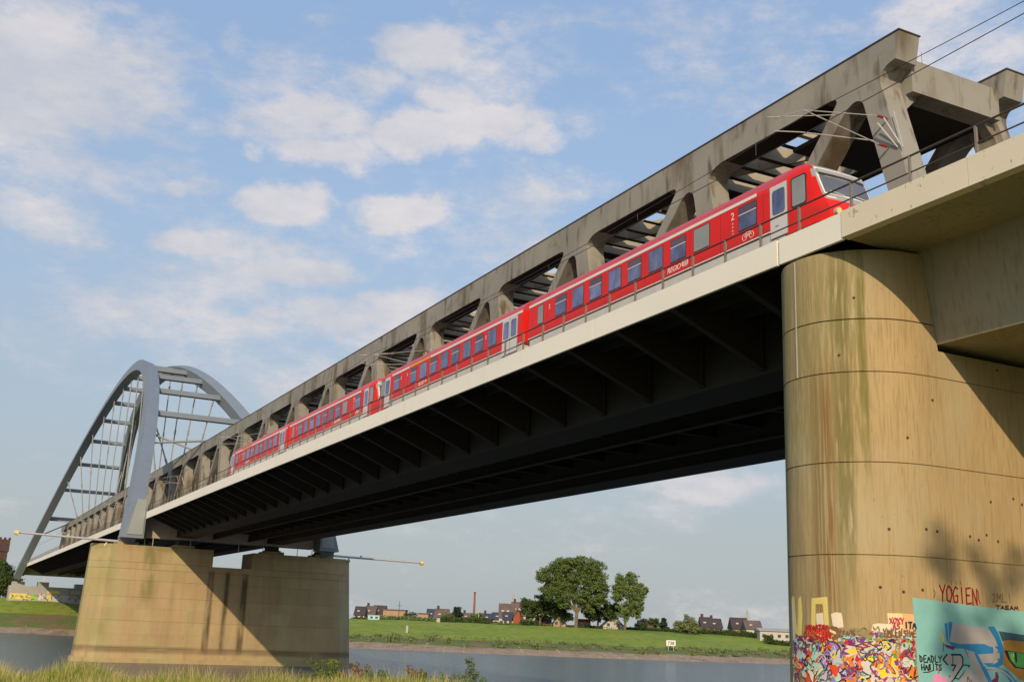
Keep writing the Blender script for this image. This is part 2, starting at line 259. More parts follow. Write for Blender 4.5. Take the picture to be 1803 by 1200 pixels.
# river surface
wm = bpy.data.materials.new('river_water'); wm.use_nodes = True; t = wm.node_tree; b = t.nodes['Principled BSDF']
b.inputs['Base Color'].default_value = (.085, .105, .115, 1); b.inputs['Roughness'].default_value = .16; b.inputs['Specular IOR Level'].default_value = .6
g = t.nodes.new('ShaderNodeNewGeometry'); mpn = t.nodes.new('ShaderNodeMapping'); mpn.inputs['Scale'].default_value = (.28, 1.25, 1); mpn.inputs['Rotation'].default_value = (0, 0, .35); t.links.new(g.outputs['Position'], mpn.inputs[0])
n1 = t.nodes.new('ShaderNodeTexNoise'); n1.inputs['Scale'].default_value = .55; n1.inputs['Detail'].default_value = 6; n1.inputs['Roughness'].default_value = .6; t.links.new(mpn.outputs[0], n1.inputs['Vector'])
bp = t.nodes.new('ShaderNodeBump'); bp.inputs['Strength'].default_value = 1.0; bp.inputs['Distance'].default_value = 1.3; t.links.new(n1.outputs['Fac'], bp.inputs['Height']); t.links.new(bp.outputs[0], b.inputs['Normal'])
M['water'] = wm
link('river', mesh('river', [(-4000, -4000, ZW), (4000, -4000, ZW), (4000, 1500, ZW), (-4000, 1500, ZW)], [(0, 1, 2, 3)], 'water'), kind='structure')
# near bank: ground rising out of the water on our side
FH = Vector((.447, .8945)); RH = Vector((.8945, -.447))
def near_h(s, d):
    base = -2.08-1.25*max(0, min(1, (s+1.2)/3.0))
    base += .10*math.sin(s*.9)*math.cos(d*.7)+.08*math.sin(s*.31+2)
    e = 36.5+.8*math.sin(s*.23)+.4*math.sin(s*.8)
    if d > e: base -= (d-e)*.55
    return max(base, -9)
V = []; F = []; ss = [-3000, -600, -200, -80]+[i*1.0 for i in range(-40, 41)]+[80, 200, 600, 3000]; dd = [-3000, -400, -60, 0, 10, 16, 20]+[22+i*.7 for i in range(30)]+[48, 55]
for s_ in ss:
    for d_ in dd: V.append((RH.x*s_+FH.x*d_, RH.y*s_+FH.y*d_, near_h(s_, d_)))
nd_ = len(dd)
for i in range(len(ss)-1):
    for j in range(nd_-1): a = i*nd_+j; F.append((a, a+nd_, a+nd_+1, a+1))
link('near_bank', mesh('near_bank', V, F, 'bank', True), kind='structure')

def blades(name, n, m, hmin, hmax, smin, smax, dmin, dmax, w, seed):
    r = np.random.default_rng(seed); V = []; F = []
    S = r.uniform(smin, smax, n); Dd = r.uniform(dmin, dmax, n); H = r.uniform(hmin, hmax, n); A = r.uniform(0, 6.28, n); Bn = r.normal(0, .22, (n, 2))
    for i in range(n):
        cl = .75+.45*math.sin(S[i]*1.7+Dd[i]*1.1)*math.sin(S[i]*.6)
        x = RH.x*S[i]+FH.x*Dd[i]; y = RH.y*S[i]+FH.y*Dd[i]; z = near_h(S[i], Dd[i])-.03; h = H[i]*cl
        ca, sa = math.cos(A[i])*w, math.sin(A[i])*w; bx, by = Bn[i]*h; k = len(V)
        V += [(x-ca, y-sa, z), (x+ca, y+sa, z), (x+bx*.4+ca*.7, y+by*.4+sa*.7, z+h*.6), (x+bx*.4-ca*.7, y+by*.4-sa*.7, z+h*.6), (x+bx, y+by, z+h)]
        F += [(k, k+1, k+2, k+3), (k+3, k+2, k+4)]
    return mesh(name, V, F, m)
link('bank_grass', blades('bank_grass', 42000, 'bladeA', .3, .62, -21, 3.0, 28, 38.5, .012, 1), label='yellow green grass growing along the near river bank', cat='grass', kind='stuff')
link('dry_grass', blades('dry_grass', 15000, 'bladeB', .4, .9, -21, 1.5, 28, 38.5, .008, 2), label='straw coloured seeding grass stalks among the green near-bank grass', cat='grass', kind='stuff')

def leafcloud(name, clumps, size, m, seed=0, flat=0.0):
    """clumps: (x,y,z,rx,ry,rz,n) -> one mesh of leaf-sized quads"""
    r = np.random.default_rng(seed); Vs = []
    for (x, y, z, a, b_, c, n) in clumps:
        n = int(n); d = r.normal(size=(n, 3)); d /= np.linalg.norm(d, axis=1)[:, None]; rad = r.uniform(.1, 1.15, n)**.7
        P = np.array((x, y, z))+d*rad[:, None]*np.array((a, b_, c))
        nn = d*.8+r.normal(size=(n, 3))*.7; nn /= np.linalg.norm(nn, axis=1)[:, None]
        t1 = np.cross(nn, r.normal(size=(n, 3))); t1 /= np.linalg.norm(t1, axis=1)[:, None]; t2 = np.cross(nn, t1)
        s = size*r.uniform(.55, 1.25, n)[:, None]
        Vs.append(np.stack([P-t1*s, P-t2*s*.6, P+t1*s, P+t2*s*.6], 1).reshape(-1, 3))
    Vv = np.concatenate(Vs); nq = len(Vv)//4
    me = bpy.data.meshes.new(name); me.vertices.add(len(Vv)); me.vertices.foreach_set('co', Vv.ravel()); me.loops.add(nq*4); me.loops.foreach_set('vertex_index', np.arange(nq*4)); me.polygons.add(nq)
    me.polygons.foreach_set('loop_start', np.arange(nq)*4); me.update(calc_edges=True); me.materials.append(M[m]); return me
def spos(s, d): return (RH.x*s+FH.x*d, RH.y*s+FH.y*d, near_h(s, d))
for i, (s, d, h, w, rd) in enumerate([(-5.8, 35.6, .75, .5, 0), (-4.9, 35.9, .7, .55, 1), (-4.0, 36, .55, .5, 0), (-3.2, 36.2, 1.05, .45, 1), (-2.6, 36, .75, .5, 0), (-1.9, 36.1, .65, .55, 0), (-1.3, 36.2, 1.2, .42, 0), (-.9, 36.1, .8, .35, 0)]):
    s += .45; x, y, z = spos(s, d)
    lab = ['low leafy weed at the foot of the river pier on the grassy bank', 'reddish leaved weed left in the row of weeds on the near bank', 'small green weed between the two reddish weeds', 'tall weed with orange and pink leaves in the bank weeds', 'green bushy weed just right of the tall orange weed', 'low spreading green weed in the middle of the right clump', 'tallest upright green weed near the right end of the bank grass', 'last weed before the bank grass ends at open water'][i]
    p = empty('weed', (0, 0, 0), lab, 'weed', 'weeds on the near river bank')
    r = random.Random(i); mb = MB(); cl = []
    for k in range(9):
        a = r.uniform(0, 6.28); q = (x+math.cos(a)*w*r.random(), y+math.sin(a)*w*r.random()*.5, z+h*r.uniform(.55, 1.05)); mb.tube((x+r.uniform(-.1, .1), y, z-.05), q, .008, 4, .004)
        cl.append((*q, .14, .14, .15, 26)); cl.append(((x+q[0])/2, (y+q[1])/2, (z+q[2])/2, .2, .15, .2, 22))
    mb.build('stem', 'bark', p); link('foliage', leafcloud('foliage', cl, .045, 'weedr' if rd else 'weed', i), p)

cl = []; clr = []; rw = random.Random(21)
for i in range(170):
    s = rw.uniform(-6.2, -.5); d = 36+rw.uniform(-.7, .6); x, y, z = spos(s, d); hh = rw.uniform(.12, .62)*(.55+.45*math.sin(s*2.3+1)**2)
    (clr if rw.random() < .16 else cl).append((x, y, z+hh, .17, .15, .15, 24))
link('weed_tangle', leafcloud('weed_tangle', cl, .045, 'weed', 40), label='tangle of low green weeds along the edge of the near bank', cat='weeds', kind='stuff'); link('red_weed_tangle', leafcloud('red_weed_tangle', clr, .045, 'weedr', 41), label='reddish brown leaves scattered through the weeds of the near bank', cat='weeds', kind='stuff')
# ------------------------------------------------------------------ far bank growth
cl = []; clb = []
r = np.random.default_rng(3)
for i in range(1500):
    k = r.integers(60, 400); c = r.uniform(9, 26); p = WLs[k]+nor[k]*c
    if not (-60 < p[0] < 420): continue
    if 5 < p[0] < 62: continue
    wgt = .5+.5*math.sin(p[0]*.06); sz = r.uniform(.5, 1.5)*(.6+.6*wgt)
    cl.append((p[0], p[1], prof(c)+.35*sz, 2.2*sz, 2.2*sz, .6*sz, 45))
link('bank_scrub', leafcloud('bank_scrub', cl, .33, 'leafC', 5), label='low scrub and tall herbs above the gravel shore across the river', cat='scrub', kind='stuff')
for i in range(2600):
    k = r.integers(60, 400); c = abs(r.normal(4, 2.6))+.3; p = WLs[k]+nor[k]*c
    if -80 < p[0] < 420: clb.append((p[0], p[1], prof(c), r.uniform(.12, .4)))
mb = MB()
for (x, y, z, s) in clb:
    a = s*r.uniform(.7, 1.4); mb.add([(x-a, y-s, z-.1), (x+a, y-s*.8, z-.1), (x+a*.8, y+s, z-.1), (x-a*.9, y+s*.9, z-.1), (x-a*.5, y-s*.4, z+s*.8), (x+a*.4, y-s*.5, z+s*.7), (x+a*.5, y+s*.4, z+s*.85), (x-a*.4, y+s*.5, z+s*.6)], [(0, 3, 2, 1), (4, 5, 6, 7), (0, 1, 5, 4), (1, 2, 6, 5), (2, 3, 7, 6), (3, 0, 4, 7)])
mb.build('shore_stones', 'gravel', label='loose stones scattered along the far gravel shore', cat='stones', kind='stuff')

# ------------------------------------------------------------------ near bridge pier (rounded nose, lifts of board-marked concrete)
NQ = [(24.46, 27.5), (24.5, 27.0), (24.62, 26.6), (24.8, 26.3), (25.05, 25.95), (25.35, 25.65), (25.7, 25.38), (26.1, 25.16), (26.6, 25.0), (27.1, 24.93), (27.7, 24.9)]
def dens(P, n=3):
    """Chaikin smoothing of an open outline"""
    P = [Vector((p[0], p[1])) for p in P]
    for _ in range(n):
        Q = [P[0]]
        for a, b in zip(P[:-1], P[1:]): Q += [a*.75+b*.25, a*.25+b*.75]
        P = Q+[P[-1]]
    return [(p.x, p.y) for p in P]
NOSE = dens([(24.46, 27.5)]+NQ[1:], 2)
back = [(x, 55-y) for x, y in NOSE[::-1]][:-1]
LEFT = back+NOSE            # from (27.7,30.1) round to (27.7,24.9)
RIGHTN = [(73.8-x, y) for x, y in LEFT[::-1]]
PLAN = LEFT+RIGHTN
def inset(P, d):
    c = Vector((36.9, 27.5)); return [(x+(d if x < 36.9 else -d), y+(d if y < 27.5 else -d)) for x, y in P]
pier = empty('bridge_pier', (36.9, 27.5, -3), 'tall rounded concrete pier at the right, its foot covered in graffiti', 'bridge pier')
def child(mbo, name, m, parent, smooth=False):
    """link a mesh written in world coordinates under an Empty that stands at its own place"""
    o = mbo.build(name, m, parent, smooth) if isinstance(mbo, MB) else link(name, mbo, parent)
    o.matrix_parent_inverse = Matrix.Translation(-Vector(parent.location)); return o
def smoothpart(o, ang=35):
    me = o.data; me.polygons.foreach_set('use_smooth', [abs(p.normal.z) < .5 for p in me.polygons]); me.set_sharp_from_angle(angle=math.radians(ang)); return o
zs = [-4, -.2, 2.64, 5.5, 8.4, 9.32]
for a, b in zip(zs[:-1], zs[1:]): smoothpart(child(MB().prism(PLAN, 2, a+.02, b-.02), 'concrete_lift', 'conc', pier))
smoothpart(child(MB().prism(inset(PLAN, .035), 2, -3.9, 9.3), 'core', 'conc', pier))
wx = lambda z: 27.93-.53*(z-9.49)/3.14       # inclined side of the box girder that the horn closes against
for sgn in (1, -1):
    for a, b in ((9.32, 10.15), (10.15, 12.5)):
        n = len(LEFT); mb = MB(); a2 = a+(.02 if a > 9.4 else -.02); b2 = b-.02*(a < 9.4)
        def q(x, y, z): xx = min(x, 27.7)+(wx(z)-27.7)*max(0, min(1, (x-26.9)/.8)) if x > 26.9 else x; return ((xx if sgn > 0 else 73.8-xx), y, z)
        Vv = [q(x, y, a2) for x, y in LEFT]+[q(x, y, b2) for x, y in LEFT]
        Ff = [(i, (i+1) % n, n+(i+1) % n, n+i) for i in range(n)]+[tuple(range(n))[::-1], tuple(range(n, 2*n))]
        if sgn < 0: Ff = [f[::-1] for f in Ff]
        smoothpart(child(mb.add(Vv, Ff), 'horn_lift', 'conc', pier))
mb = MB()
mb.box(24.435, 24.46, 27.63, 27.67, 8.42, 12.45)
child(mb, 'lightning_strip', 'galv', pier)
hole = MB().tube((0, 0, 0), (0, -.006, 0), .05, 10).me('tie_hole', 'brickd'); rh = random.Random(5)
for i in range(30):
    u = 24.9+i*.31+rh.uniform(-.1, .1); z = rh.choice((1.6, 3.4, 4.7, 6.3, 7.6, 9.0, 10.8))+rh.uniform(-.12, .12)
    if u < 27.7:
        j = min(range(len(NOSE)), key=lambda q_: abs(NOSE[q_][0]-u)); x, y = NOSE[j]; x2, y2 = NOSE[max(0, j-1)]; an = math.atan2(y-y2, x-x2)
    else: x, y, an = u, 24.9, 0
    if z > 9.2 and x > 27.3: continue
    o = link('tie_hole', hole, pier); o.matrix_parent_inverse = Matrix.Translation(-Vector(pier.location)); o.location = (x, y, z); o.rotation_euler = (0, 0, an)
mb = MB()
for xx in (30.5, 36.9, 43.3): mb.box(xx-.7, xx+.7, 25.2, 26.4, 9.3, 9.48); mb.box(xx-.7, xx+.7, 28, 29.4, 9.3, 10.5)
child(mb, 'bearing', 'bear', pier)

# graffiti on the pier: thin paint shapes that follow the curved wall. wall coordinate u runs along the outline, z is height
arc = [0.0]; PU = dens([(24.62, 28.4), (24.5, 28.0), (24.46, 27.5)], 1)[:-1]+NOSE
for a, b in zip(PU[:-1], PU[1:]): arc.append(arc[-1]+math.hypot(b[0]-a[0], b[1]-a[1]))
def wall(u, z, off):
    if u >= arc[-1]: return (27.7+u-arc[-1], 24.9-off, z)
    u = max(u, 0.001); i = max(j for j in range(len(arc)-1) if arc[j] <= u); f = (u-arc[i])/(arc[i+1]-arc[i]); a = PU[i]; b = PU[i+1]
    tx, ty = b[0]-a[0], b[1]-a[1]; l = math.hypot(tx, ty)
    return (a[0]+tx*f+ty/l*off, a[1]+ty*f-tx/l*off, z)
xpx = [1388, 1402, 1422, 1444, 1465, 1486, 1511, 1537, 1565, 1592, 1621, 1645, 1672, 1803, 1846]; U0 = .94
upx = [0, .44, U0, U0+.5, U0+.92, U0+1.27, U0+1.7, U0+2.12, U0+2.57, U0+3.02, U0+3.55, U0+4.05, U0+4.65, U0+7.72, U0+8.8]
def G(p):
    """wall coordinates (u, z) of a mark measured on a drawing of the wall"""
    x, y = p; return (float(np.interp(x, xpx, upx)), (np.interp(x, [1388, 1672, 1803], [1131, 1138.5, 1142])-y)/float(np.interp(x, [1388, 1520, 1803], [57, 60, 60.8])))
PC = {}
def pcol(name, c):
    if name not in PC: PC[name] = mat('spray_paint_'+name, c, .6, .12, 2.5)
    return PC[name]
for nme, c in dict(turquoise=(.24, .52, .50), teal=(.13, .38, .41), blue=(.03, .24, .52), grey=(.45, .42, .42), lightgrey=(.52, .52, .53), navy=(.015, .02, .06), black=(.02, .018, .018), white=(.66, .61, .54), cream=(.78, .68, .50), buff=(.82, .66, .34), peach=(.78, .48, .22), yellow=(.75, .60, .18), gold=(.85, .62, .03), orange=(.80, .22, .02), vermilion=(.75, .08, .02), red=(.50, .015, .015), darkred=(.27, .012, .015), crimson=(.55, .02, .08), purple=(.20, .04, .25), violet=(.28, .22, .55), plum=(.20, .03, .12), pink=(.75, .30, .50), lime=(.30, .60, .05), green=(.08, .34, .10), mint=(.38, .68, .50), sky=(.30, .60, .72), ochre=(.42, .22, .04), slate=(.05, .11, .14), drab=(.30, .25, .12), brown=(.22, .10, .05)).items(): pcol(nme, c)
layer = [0.004]
def nextoff():
    layer[0] += .00006; return layer[0]
class Paint:
    def __init__(s): s.d = {}; s.solo = 'graffiti_patch'; s.lst = []
    def get(s, c):
        if s.solo: mb = MB(); s.lst.append((s.solo, c, mb)); return mb
        return s.d.setdefault(c, MB())
    def patch(s, c, pts, off=None, conv=True):
        """filled outline, cut into narrow vertical strips so that it bends with the wall"""
        P = [G(p) for p in pts] if conv else pts; off = off or nextoff()
        us = [p[0] for p in P]; lo, hi = min(us), max(us); n = max(2, int((hi-lo)/(.025 if hi-lo < 1.5 else .04))); mb = s.get(c)
        def span(u):
            zsx = []
            for (a, b) in zip(P, P[1:]+P[:1]):
                if (a[0] <= u < b[0]) or (b[0] <= u < a[0]): zsx.append(a[1]+(b[1]-a[1])*(u-a[0])/(b[0]-a[0]))
            zsx.sort(); return zsx
        for i in range(n):
            a = lo+(hi-lo)*i/n+1e-5; b = lo+(hi-lo)*(i+1)/n-1e-5; A, B = span(a), span(b)
            if len(A) != len(B) or not A: C = span((a+b)/2); A = B = C
            for k in range(0, len(A)-1, 2): mb.add([wall(a, A[k], off), wall(b, B[k], off), wall(b, B[k+1], off), wall(a, A[k+1], off)], [(0, 1, 2, 3)])
    def stroke(s, c, pts, w, off=None, conv=True, smooth=1):
        P = [G(p) for p in pts] if conv else list(pts); off = off or nextoff()
        if smooth and len(P) > 2: P = dens(P, smooth)
        mb = s.get(c)
        for i_, (a, b) in enumerate(zip(P[:-1], P[1:])):
            off += .00006*(1 if i_ % 2 else -1)
            dx, dz = b[0]-a[0], b[1]-a[1]; l = math.hypot(dx, dz)
            if l < 1e-5: continue
            n = max(1, int(l/.15)); px_, pz = -dz/l*w/2, dx/l*w/2; ex, ez = dx/l*w*.3, dz/l*w*.3
            for k in range(n):
                f0, f1 = k/n, (k+1)/n; q0 = (a[0]+dx*f0-(ex if k == 0 else 0), a[1]+dz*f0-(ez if k == 0 else 0)); q1 = (a[0]+dx*f1+(ex if k == n-1 else 0), a[1]+dz*f1+(ez if k == n-1 else 0))
                mb.add([wall(q0[0]-px_, q0[1]-pz, off), wall(q1[0]-px_, q1[1]-pz, off), wall(q1[0]+px_, q1[1]+pz, off), wall(q0[0]+px_, q0[1]+pz, off)], [(0, 3, 2, 1)])
    def done(s, name, parent, label=None):
        for c, mb in s.d.items():
            if mb.F: o = child(mb, name, PC[c], parent); o['kind'] = 'stuff'
        for n_, c, mb in s.lst:
            if mb.F: child(mb, n_, PC[c], parent)
SF = {'Y': [[(0, 1), (.5, .5), (1, 1)], [(.5, .5), (.4, 0)]], 'O': [[(.5, 1), (.05, .7), (.1, .15), (.6, 0), (.95, .4), (.9, .85), (.5, 1)]], 'G': [[(.95, .85), (.5, 1), (.05, .6), (.2, .05), (.8, .05), (.9, .45), (.5, .45)]], 'I': [[(.5, 1), (.5, 0)]],
      'E': [[(.9, 1), (.1, .95), (.1, 0), (.95, .05)], [(.1, .5), (.75, .5)]], 'N': [[(.05, 0), (.1, 1), (.85, 0), (.95, 1)]], 'D': [[(.1, 1), (.15, 0), (.8, .2), (.9, .7), (.0, 1)]], 'A': [[(0, 0), (.5, 1), (.95, 0)], [(.2, .4), (.8, .4)]], 'L': [[(.15, 1), (.1, 0), (.9, .1)]],
      'H': [[(.1, 1), (.1, 0)], [(.9, 1), (.85, 0)], [(.1, .5), (.9, .55)]], 'B': [[(.1, 0), (.1, 1), (.8, .85), (.2, .55), (.9, .25), (.1, 0)]], 'T': [[(0, 1), (1, 1)], [(.5, 1), (.45, 0)]], 'S': [[(.9, .9), (.2, .95), (.15, .6), (.85, .45), (.8, .05), (.05, .1)]],
      'M': [[(0, 0), (.15, 1), (.5, .3), (.85, 1), (1, 0)]], 'K': [[(.1, 1), (.1, 0)], [(.9, 1), (.15, .5), (.95, 0)]], 'R': [[(.1, 0), (.1, 1), (.85, .85), (.15, .5), (.95, 0)]], 'P': [[(.1, 0), (.1, 1), (.9, .8), (.15, .5)]], '2': [[(.1, .8), (.6, 1), (.8, .6), (.1, 0), (.95, .05)]],
      'V': [[(0, 1), (.45, 0), (1, 1)]], 'C': [[(.9, .9), (.3, 1), (.05, .5), (.3, 0), (.95, .1)]], 'X': [[(0, 0), (1, 1)], [(0, 1), (1, 0)]], 'W': [[(0, 1), (.25, 0), (.5, .7), (.75, 0), (1, 1)]], 'U': [[(0, 1), (.1, .1), (.8, .05), (.95, 1)]]}
def word(P, c, txt, x0, y0, x1, y1, w, smooth=1, jit=.06, slope=0):
    P.solo = 'graffiti_letter'; word_(P, c, txt, x0, y0, x1, y1, w, smooth, jit, slope); P.solo = 'graffiti_patch'
def word_(P, c, txt, x0, y0, x1, y1, w, smooth, jit, slope):
    r = random.Random(txt); n = len(txt); cw = (x1-x0)/n
    for i, ch in enumerate(txt):
        if ch not in SF: continue
        P.solo = 'graffiti_letter'; one = MB(); P.lst.append(('graffiti_letter', c, one)); P.get = lambda c_, one=one: one
        for st in SF[ch]: P.stroke(c, [(x0+cw*(i+.08+.84*(px_+r.uniform(-jit, jit))), y1+(y0-y1)*(py_+r.uniform(-jit, jit))+slope*(x0+cw*i-x0)) for px_, py_ in st], w, smooth=smooth)
        del P.get
P = Paint(); rr = random.Random(11)
# washes of old paint on the left of the wall
P.patch('yellow', [(1389, 1056), (1393, 1050), (1396, 1056), (1400, 1118), (1390, 1120)]); P.patch('yellow', [(1404, 1056), (1410, 1052), (1412, 1085), (1408, 1130), (1400, 1120)])
P.patch('yellow', [(1430, 1056), (1458, 1053), (1459, 1102), (1451, 1108), (1450, 1066), (1436, 1066), (1436, 1108), (1428, 1104)]); P.patch('white', [(1389, 1062), (1393, 1066), (1395, 1128), (1390, 1130)])
P.patch('cream', [(1437, 1083), (1450, 1081), (1451, 1108), (1438, 1108)]); P.patch('cream', [(1463, 1083), (1471, 1080), (1483, 1081), (1485, 1106), (1466, 1108)])
P.patch('buff', [(1563, 1080), (1590, 1080), (1590, 1112), (1564, 1110)]); P.patch('peach', [(1590, 1080), (1612, 1081), (1613, 1118), (1590, 1118)]); P.patch('cream', [(1536, 1100), (1545, 1098), (1566, 1099), (1590, 1112), (1612, 1116), (1613, 1124), (1530, 1124)])
P.patch('drab', [(1390, 1132), (1420, 1118), (1460, 1122), (1500, 1106), (1530, 1110), (1610, 1122), (1611, 1205), (1390, 1205)])
cols = ['vermilion', 'orange', 'gold', 'yellow', 'white', 'mint', 'sky', 'purple', 'violet', 'crimson', 'lime', 'green', 'peach', 'lightgrey', 'black', 'cream', 'red', 'brown', 'pink']
def blob(c, x, y, rx, ry, n=9, j=.35):
    P.patch(c, [(min(1610, x+rx*math.cos(a)*(1+rr.uniform(-j, j))), y+ry*math.sin(a)*(1+rr.uniform(-j, j))) for a in [i*6.283/n for i in range(n)]])
band = [(1390, 1425, ['drab', 'brown', 'vermilion', 'mint', 'purple', 'cream']), (1425, 1455, ['mint', 'cream', 'purple', 'vermilion', 'lightgrey']), (1455, 1485, ['orange', 'mint', 'violet', 'lightgrey', 'vermilion']), (1485, 1515, ['crimson', 'violet', 'orange', 'white', 'purple']), (1515, 1545, ['white', 'purple', 'crimson', 'gold', 'orange']), (1545, 1580, ['gold', 'orange', 'white', 'yellow', 'lightgrey']), (1580, 1612, ['lime', 'lightgrey', 'orange', 'crimson', 'peach', 'green'])]
P.solo = None
for a, b, cc in band:
    for i in range(30):
        blob(rr.choice(cc), rr.uniform(a, b), rr.uniform(1134, 1202), rr.uniform(5, 13), rr.uniform(6, 15))
P.solo = 'graffiti_patch'
P.patch('white', [(1500, 1143), (1507, 1128), (1530, 1124), (1545, 1134), (1562, 1132), (1566, 1146), (1556, 1160), (1530, 1162), (1508, 1158)]); P.patch('lightgrey', [(1456, 1140), (1464, 1130), (1476, 1128), (1482, 1144), (1478, 1158), (1460, 1156)])
P.patch('vermilion', [(1396, 1160), (1401, 1152), (1408, 1164), (1410, 1182), (1398, 1184)]); P.patch('vermilion', [(1410, 1190), (1419, 1170), (1432, 1188), (1436, 1202), (1400, 1202)]); P.stroke('black', [(1394, 1190), (1412, 1180), (1432, 1192)], .07); P.stroke('black', [(1400, 1153), (1409, 1172), (1398, 1186)], .05)
P.patch('mint', [(1431, 1172), (1438, 1152), (1443, 1156), (1441, 1176), (1434, 1186)]); P.stroke('black', [(1429, 1186), (1432, 1160), (1442, 1152), (1444, 1168), (1434, 1190)], .04); P.patch('mint', [(1450, 1166), (1462, 1168), (1474, 1184), (1480, 1200), (1468, 1200), (1462, 1182)])
P.patch('gold', [(1546, 1172), (1552, 1160), (1558, 1166), (1556, 1180), (1549, 1184)]); P.patch('gold', [(1568, 1154), (1575, 1156), (1572, 1190), (1562, 1188)]); P.patch('orange', [(1598, 1186), (1611, 1172), (1611, 1200), (1604, 1194)]); P.patch('orange', [(1484, 1184), (1500, 1178), (1526, 1184), (1530, 1202), (1486, 1202)])
P.solo = None
for a, b, cc in band:
    for i in range(9): blob(rr.choice(['drab', 'brown', 'plum', 'purple', 'slate', 'red', 'ochre', 'green', 'grey']+cc[:2]), rr.uniform(a, b), rr.uniform(1130, 1202), rr.uniform(1.5, 5), rr.uniform(1.5, 6), 7, .5)
for i in range(64):
    a, b, cc = band[i % 7]; x, y = rr.uniform(a, b), 1128+rr.random()**.8*76; rx, ry = rr.uniform(4, 11), rr.uniform(5, 13); sk = rr.uniform(-.5, .5); n = 8; ph = rr.random()*6
    pts = []
    for k in range(n): q = 1+.45*math.sin(k*2.4+ph); pts.append((max(1389, min(1609, x+rx*q*math.cos(k*6.283/n)+sk*ry*math.sin(k*6.283/n))), y+ry*q*math.sin(k*6.283/n)))
    for it in range(2): pts = [((p[0]*.75+q_[0]*.25, p[1]*.75+q_[1]*.25), (p[0]*.25+q_[0]*.75, p[1]*.25+q_[1]*.75)) for p, q_ in zip(pts, pts[1:]+pts[:1])]; pts = [w_ for pr_ in pts for w_ in pr_]
    P.patch(rr.choice(cc+['orange', 'mint', 'gold', 'violet', 'crimson']), pts); P.stroke(rr.choice(['black', 'navy', 'plum', 'purple', 'brown', 'white']), pts+[pts[0]], rr.choice((.03, .045)), smooth=0)
    if rr.random() < .6: P.stroke(rr.choice(['white', 'cream', 'black', 'yellow']), [(x-rx*.4, y+ry*.2), (x, y-ry*.4), (x+rx*.4, y+ry*.3)], .025)
for i in range(110):
    a, b, cc = rr.choice(band); x, y = rr.uniform(a, b), rr.uniform(1128, 1200); c = rr.choice(['black', 'navy', 'purple', 'plum', 'gold', 'crimson', 'brown', 'red', 'slate', 'violet', 'green', 'brown'] if rr.random() < .75 else cc)
    pts = [(x, y)]
    for k in range(rr.randint(2, 5)): pts.append((min(1609, max(1390, pts[-1][0]+rr.uniform(-8, 8))), min(1202, pts[-1][1]+rr.uniform(-9, 9))))
    P.stroke(c, pts, rr.choice((.022, .03, .045)), smooth=2)
for i in range(46):
    x, y = rr.uniform(1392, 1606), rr.uniform(1116, 1134); pts = [(x, y), (x+rr.uniform(2, 7), y+rr.uniform(-5, 5)), (x+rr.uniform(4, 12), y+rr.uniform(-4, 6))]
    P.stroke(rr.choice(['red', 'brown', 'sky', 'green', 'lime', 'cream', 'drab', 'purple', 'navy', 'lightgrey']), pts, rr.choice((.03, .05, .09)), smooth=2)
P.solo = 'graffiti_stroke'
P.stroke('plum', [(1456, 1136), (1462, 1130), (1472, 1132), (1480, 1142), (1479, 1158)], .035); P.stroke('plum', [(1494, 1134), (1504, 1138), (1516, 1134), (1526, 1130), (1536, 1138), (1548, 1136)], .035); P.stroke('plum', [(1530, 1138), (1514, 1142), (1512, 1150), (1528, 1152), (1545, 1150), (1556, 1160)], .035)
P.stroke('violet', [(1553, 1172), (1556, 1156), (1562, 1158), (1554, 1170), (1562, 1184)], .03)
P.stroke('brown', [(1455, 1112), (1470, 1106), (1478, 1118), (1464, 1128), (1474, 1120)], .12); P.stroke('buff', [(1462, 1112), (1474, 1118)], .08)
word(P, 'red', 'HEASTER', 1420, 1103, 1459, 1112, .05); word(P, 'red', 'OILSUHN', 1415, 1115, 1463, 1128, .055); word(P, 'vermilion', 'XNWX', 1424, 1111, 1458, 1122, .04)
word(P, 'brown', 'PRAOS', 1478, 1110, 1506, 1122, .025); word(P, 'brown', 'YMKEN', 1554, 1107, 1588, 1121, .035); word(P, 'brown', 'SHAE', 1590, 1109, 1612, 1121, .035); word(P, 'crimson', 'XOXY', 1566, 1088, 1592, 1098, .03); word(P, 'crimson', 'AS', 1571, 1098, 1585, 1107, .028); word(P, 'navy', 'ITA', 1592, 1095, 1613, 1106, .04)
P.stroke('drab', [(1537, 1104), (1540, 1110), (1546, 1102), (1548, 1112), (1544, 1120), (1550, 1114)], .03); P.stroke('drab', [(1510, 1112), (1520, 1104), (1528, 1110), (1518, 1120), (1510, 1116)], .03)
word(P, 'white', 'SA', 1585, 1160, 1606, 1172, .07)
# the turquoise mural
layer[0] = .006
P.patch('turquoise', [(1609, 1051.5), (1655, 1056), (1720, 1062), (1840, 1070), (1840, 1205), (1613, 1205), (1612, 1130)]); 
pass
P.patch('blue', [(1664, 1096), (1678, 1092), (1682, 1110), (1700, 1128), (1745, 1132), (1748, 1120), (1744, 1100), (1756, 1098), (1764, 1112), (1772, 1140), (1772, 1165), (1758, 1174), (1740, 1172), (1724, 1160), (1720, 1148), (1700, 1140), (1682, 1140), (1666, 1128)])
P.patch('grey', [(1679, 1095.5), (1745, 1102), (1757, 1122), (1761, 1135), (1748, 1136), (1735, 1133), (1677, 1133), (1672, 1128)]); P.patch('blue', [(1672, 1128), (1690, 1132), (1735, 1131), (1748, 1137), (1748, 1148), (1722, 1150), (1700, 1138), (1676, 1136)])
P.patch('grey', [(1722, 1150), (1752, 1148), (1752, 1138), (1760, 1140), (1763, 1155), (1756, 1165), (1728, 1166)]); P.stroke('lightgrey', [(1752, 1136), (1762, 1145), (1761, 1160), (1750, 1166)], .05)
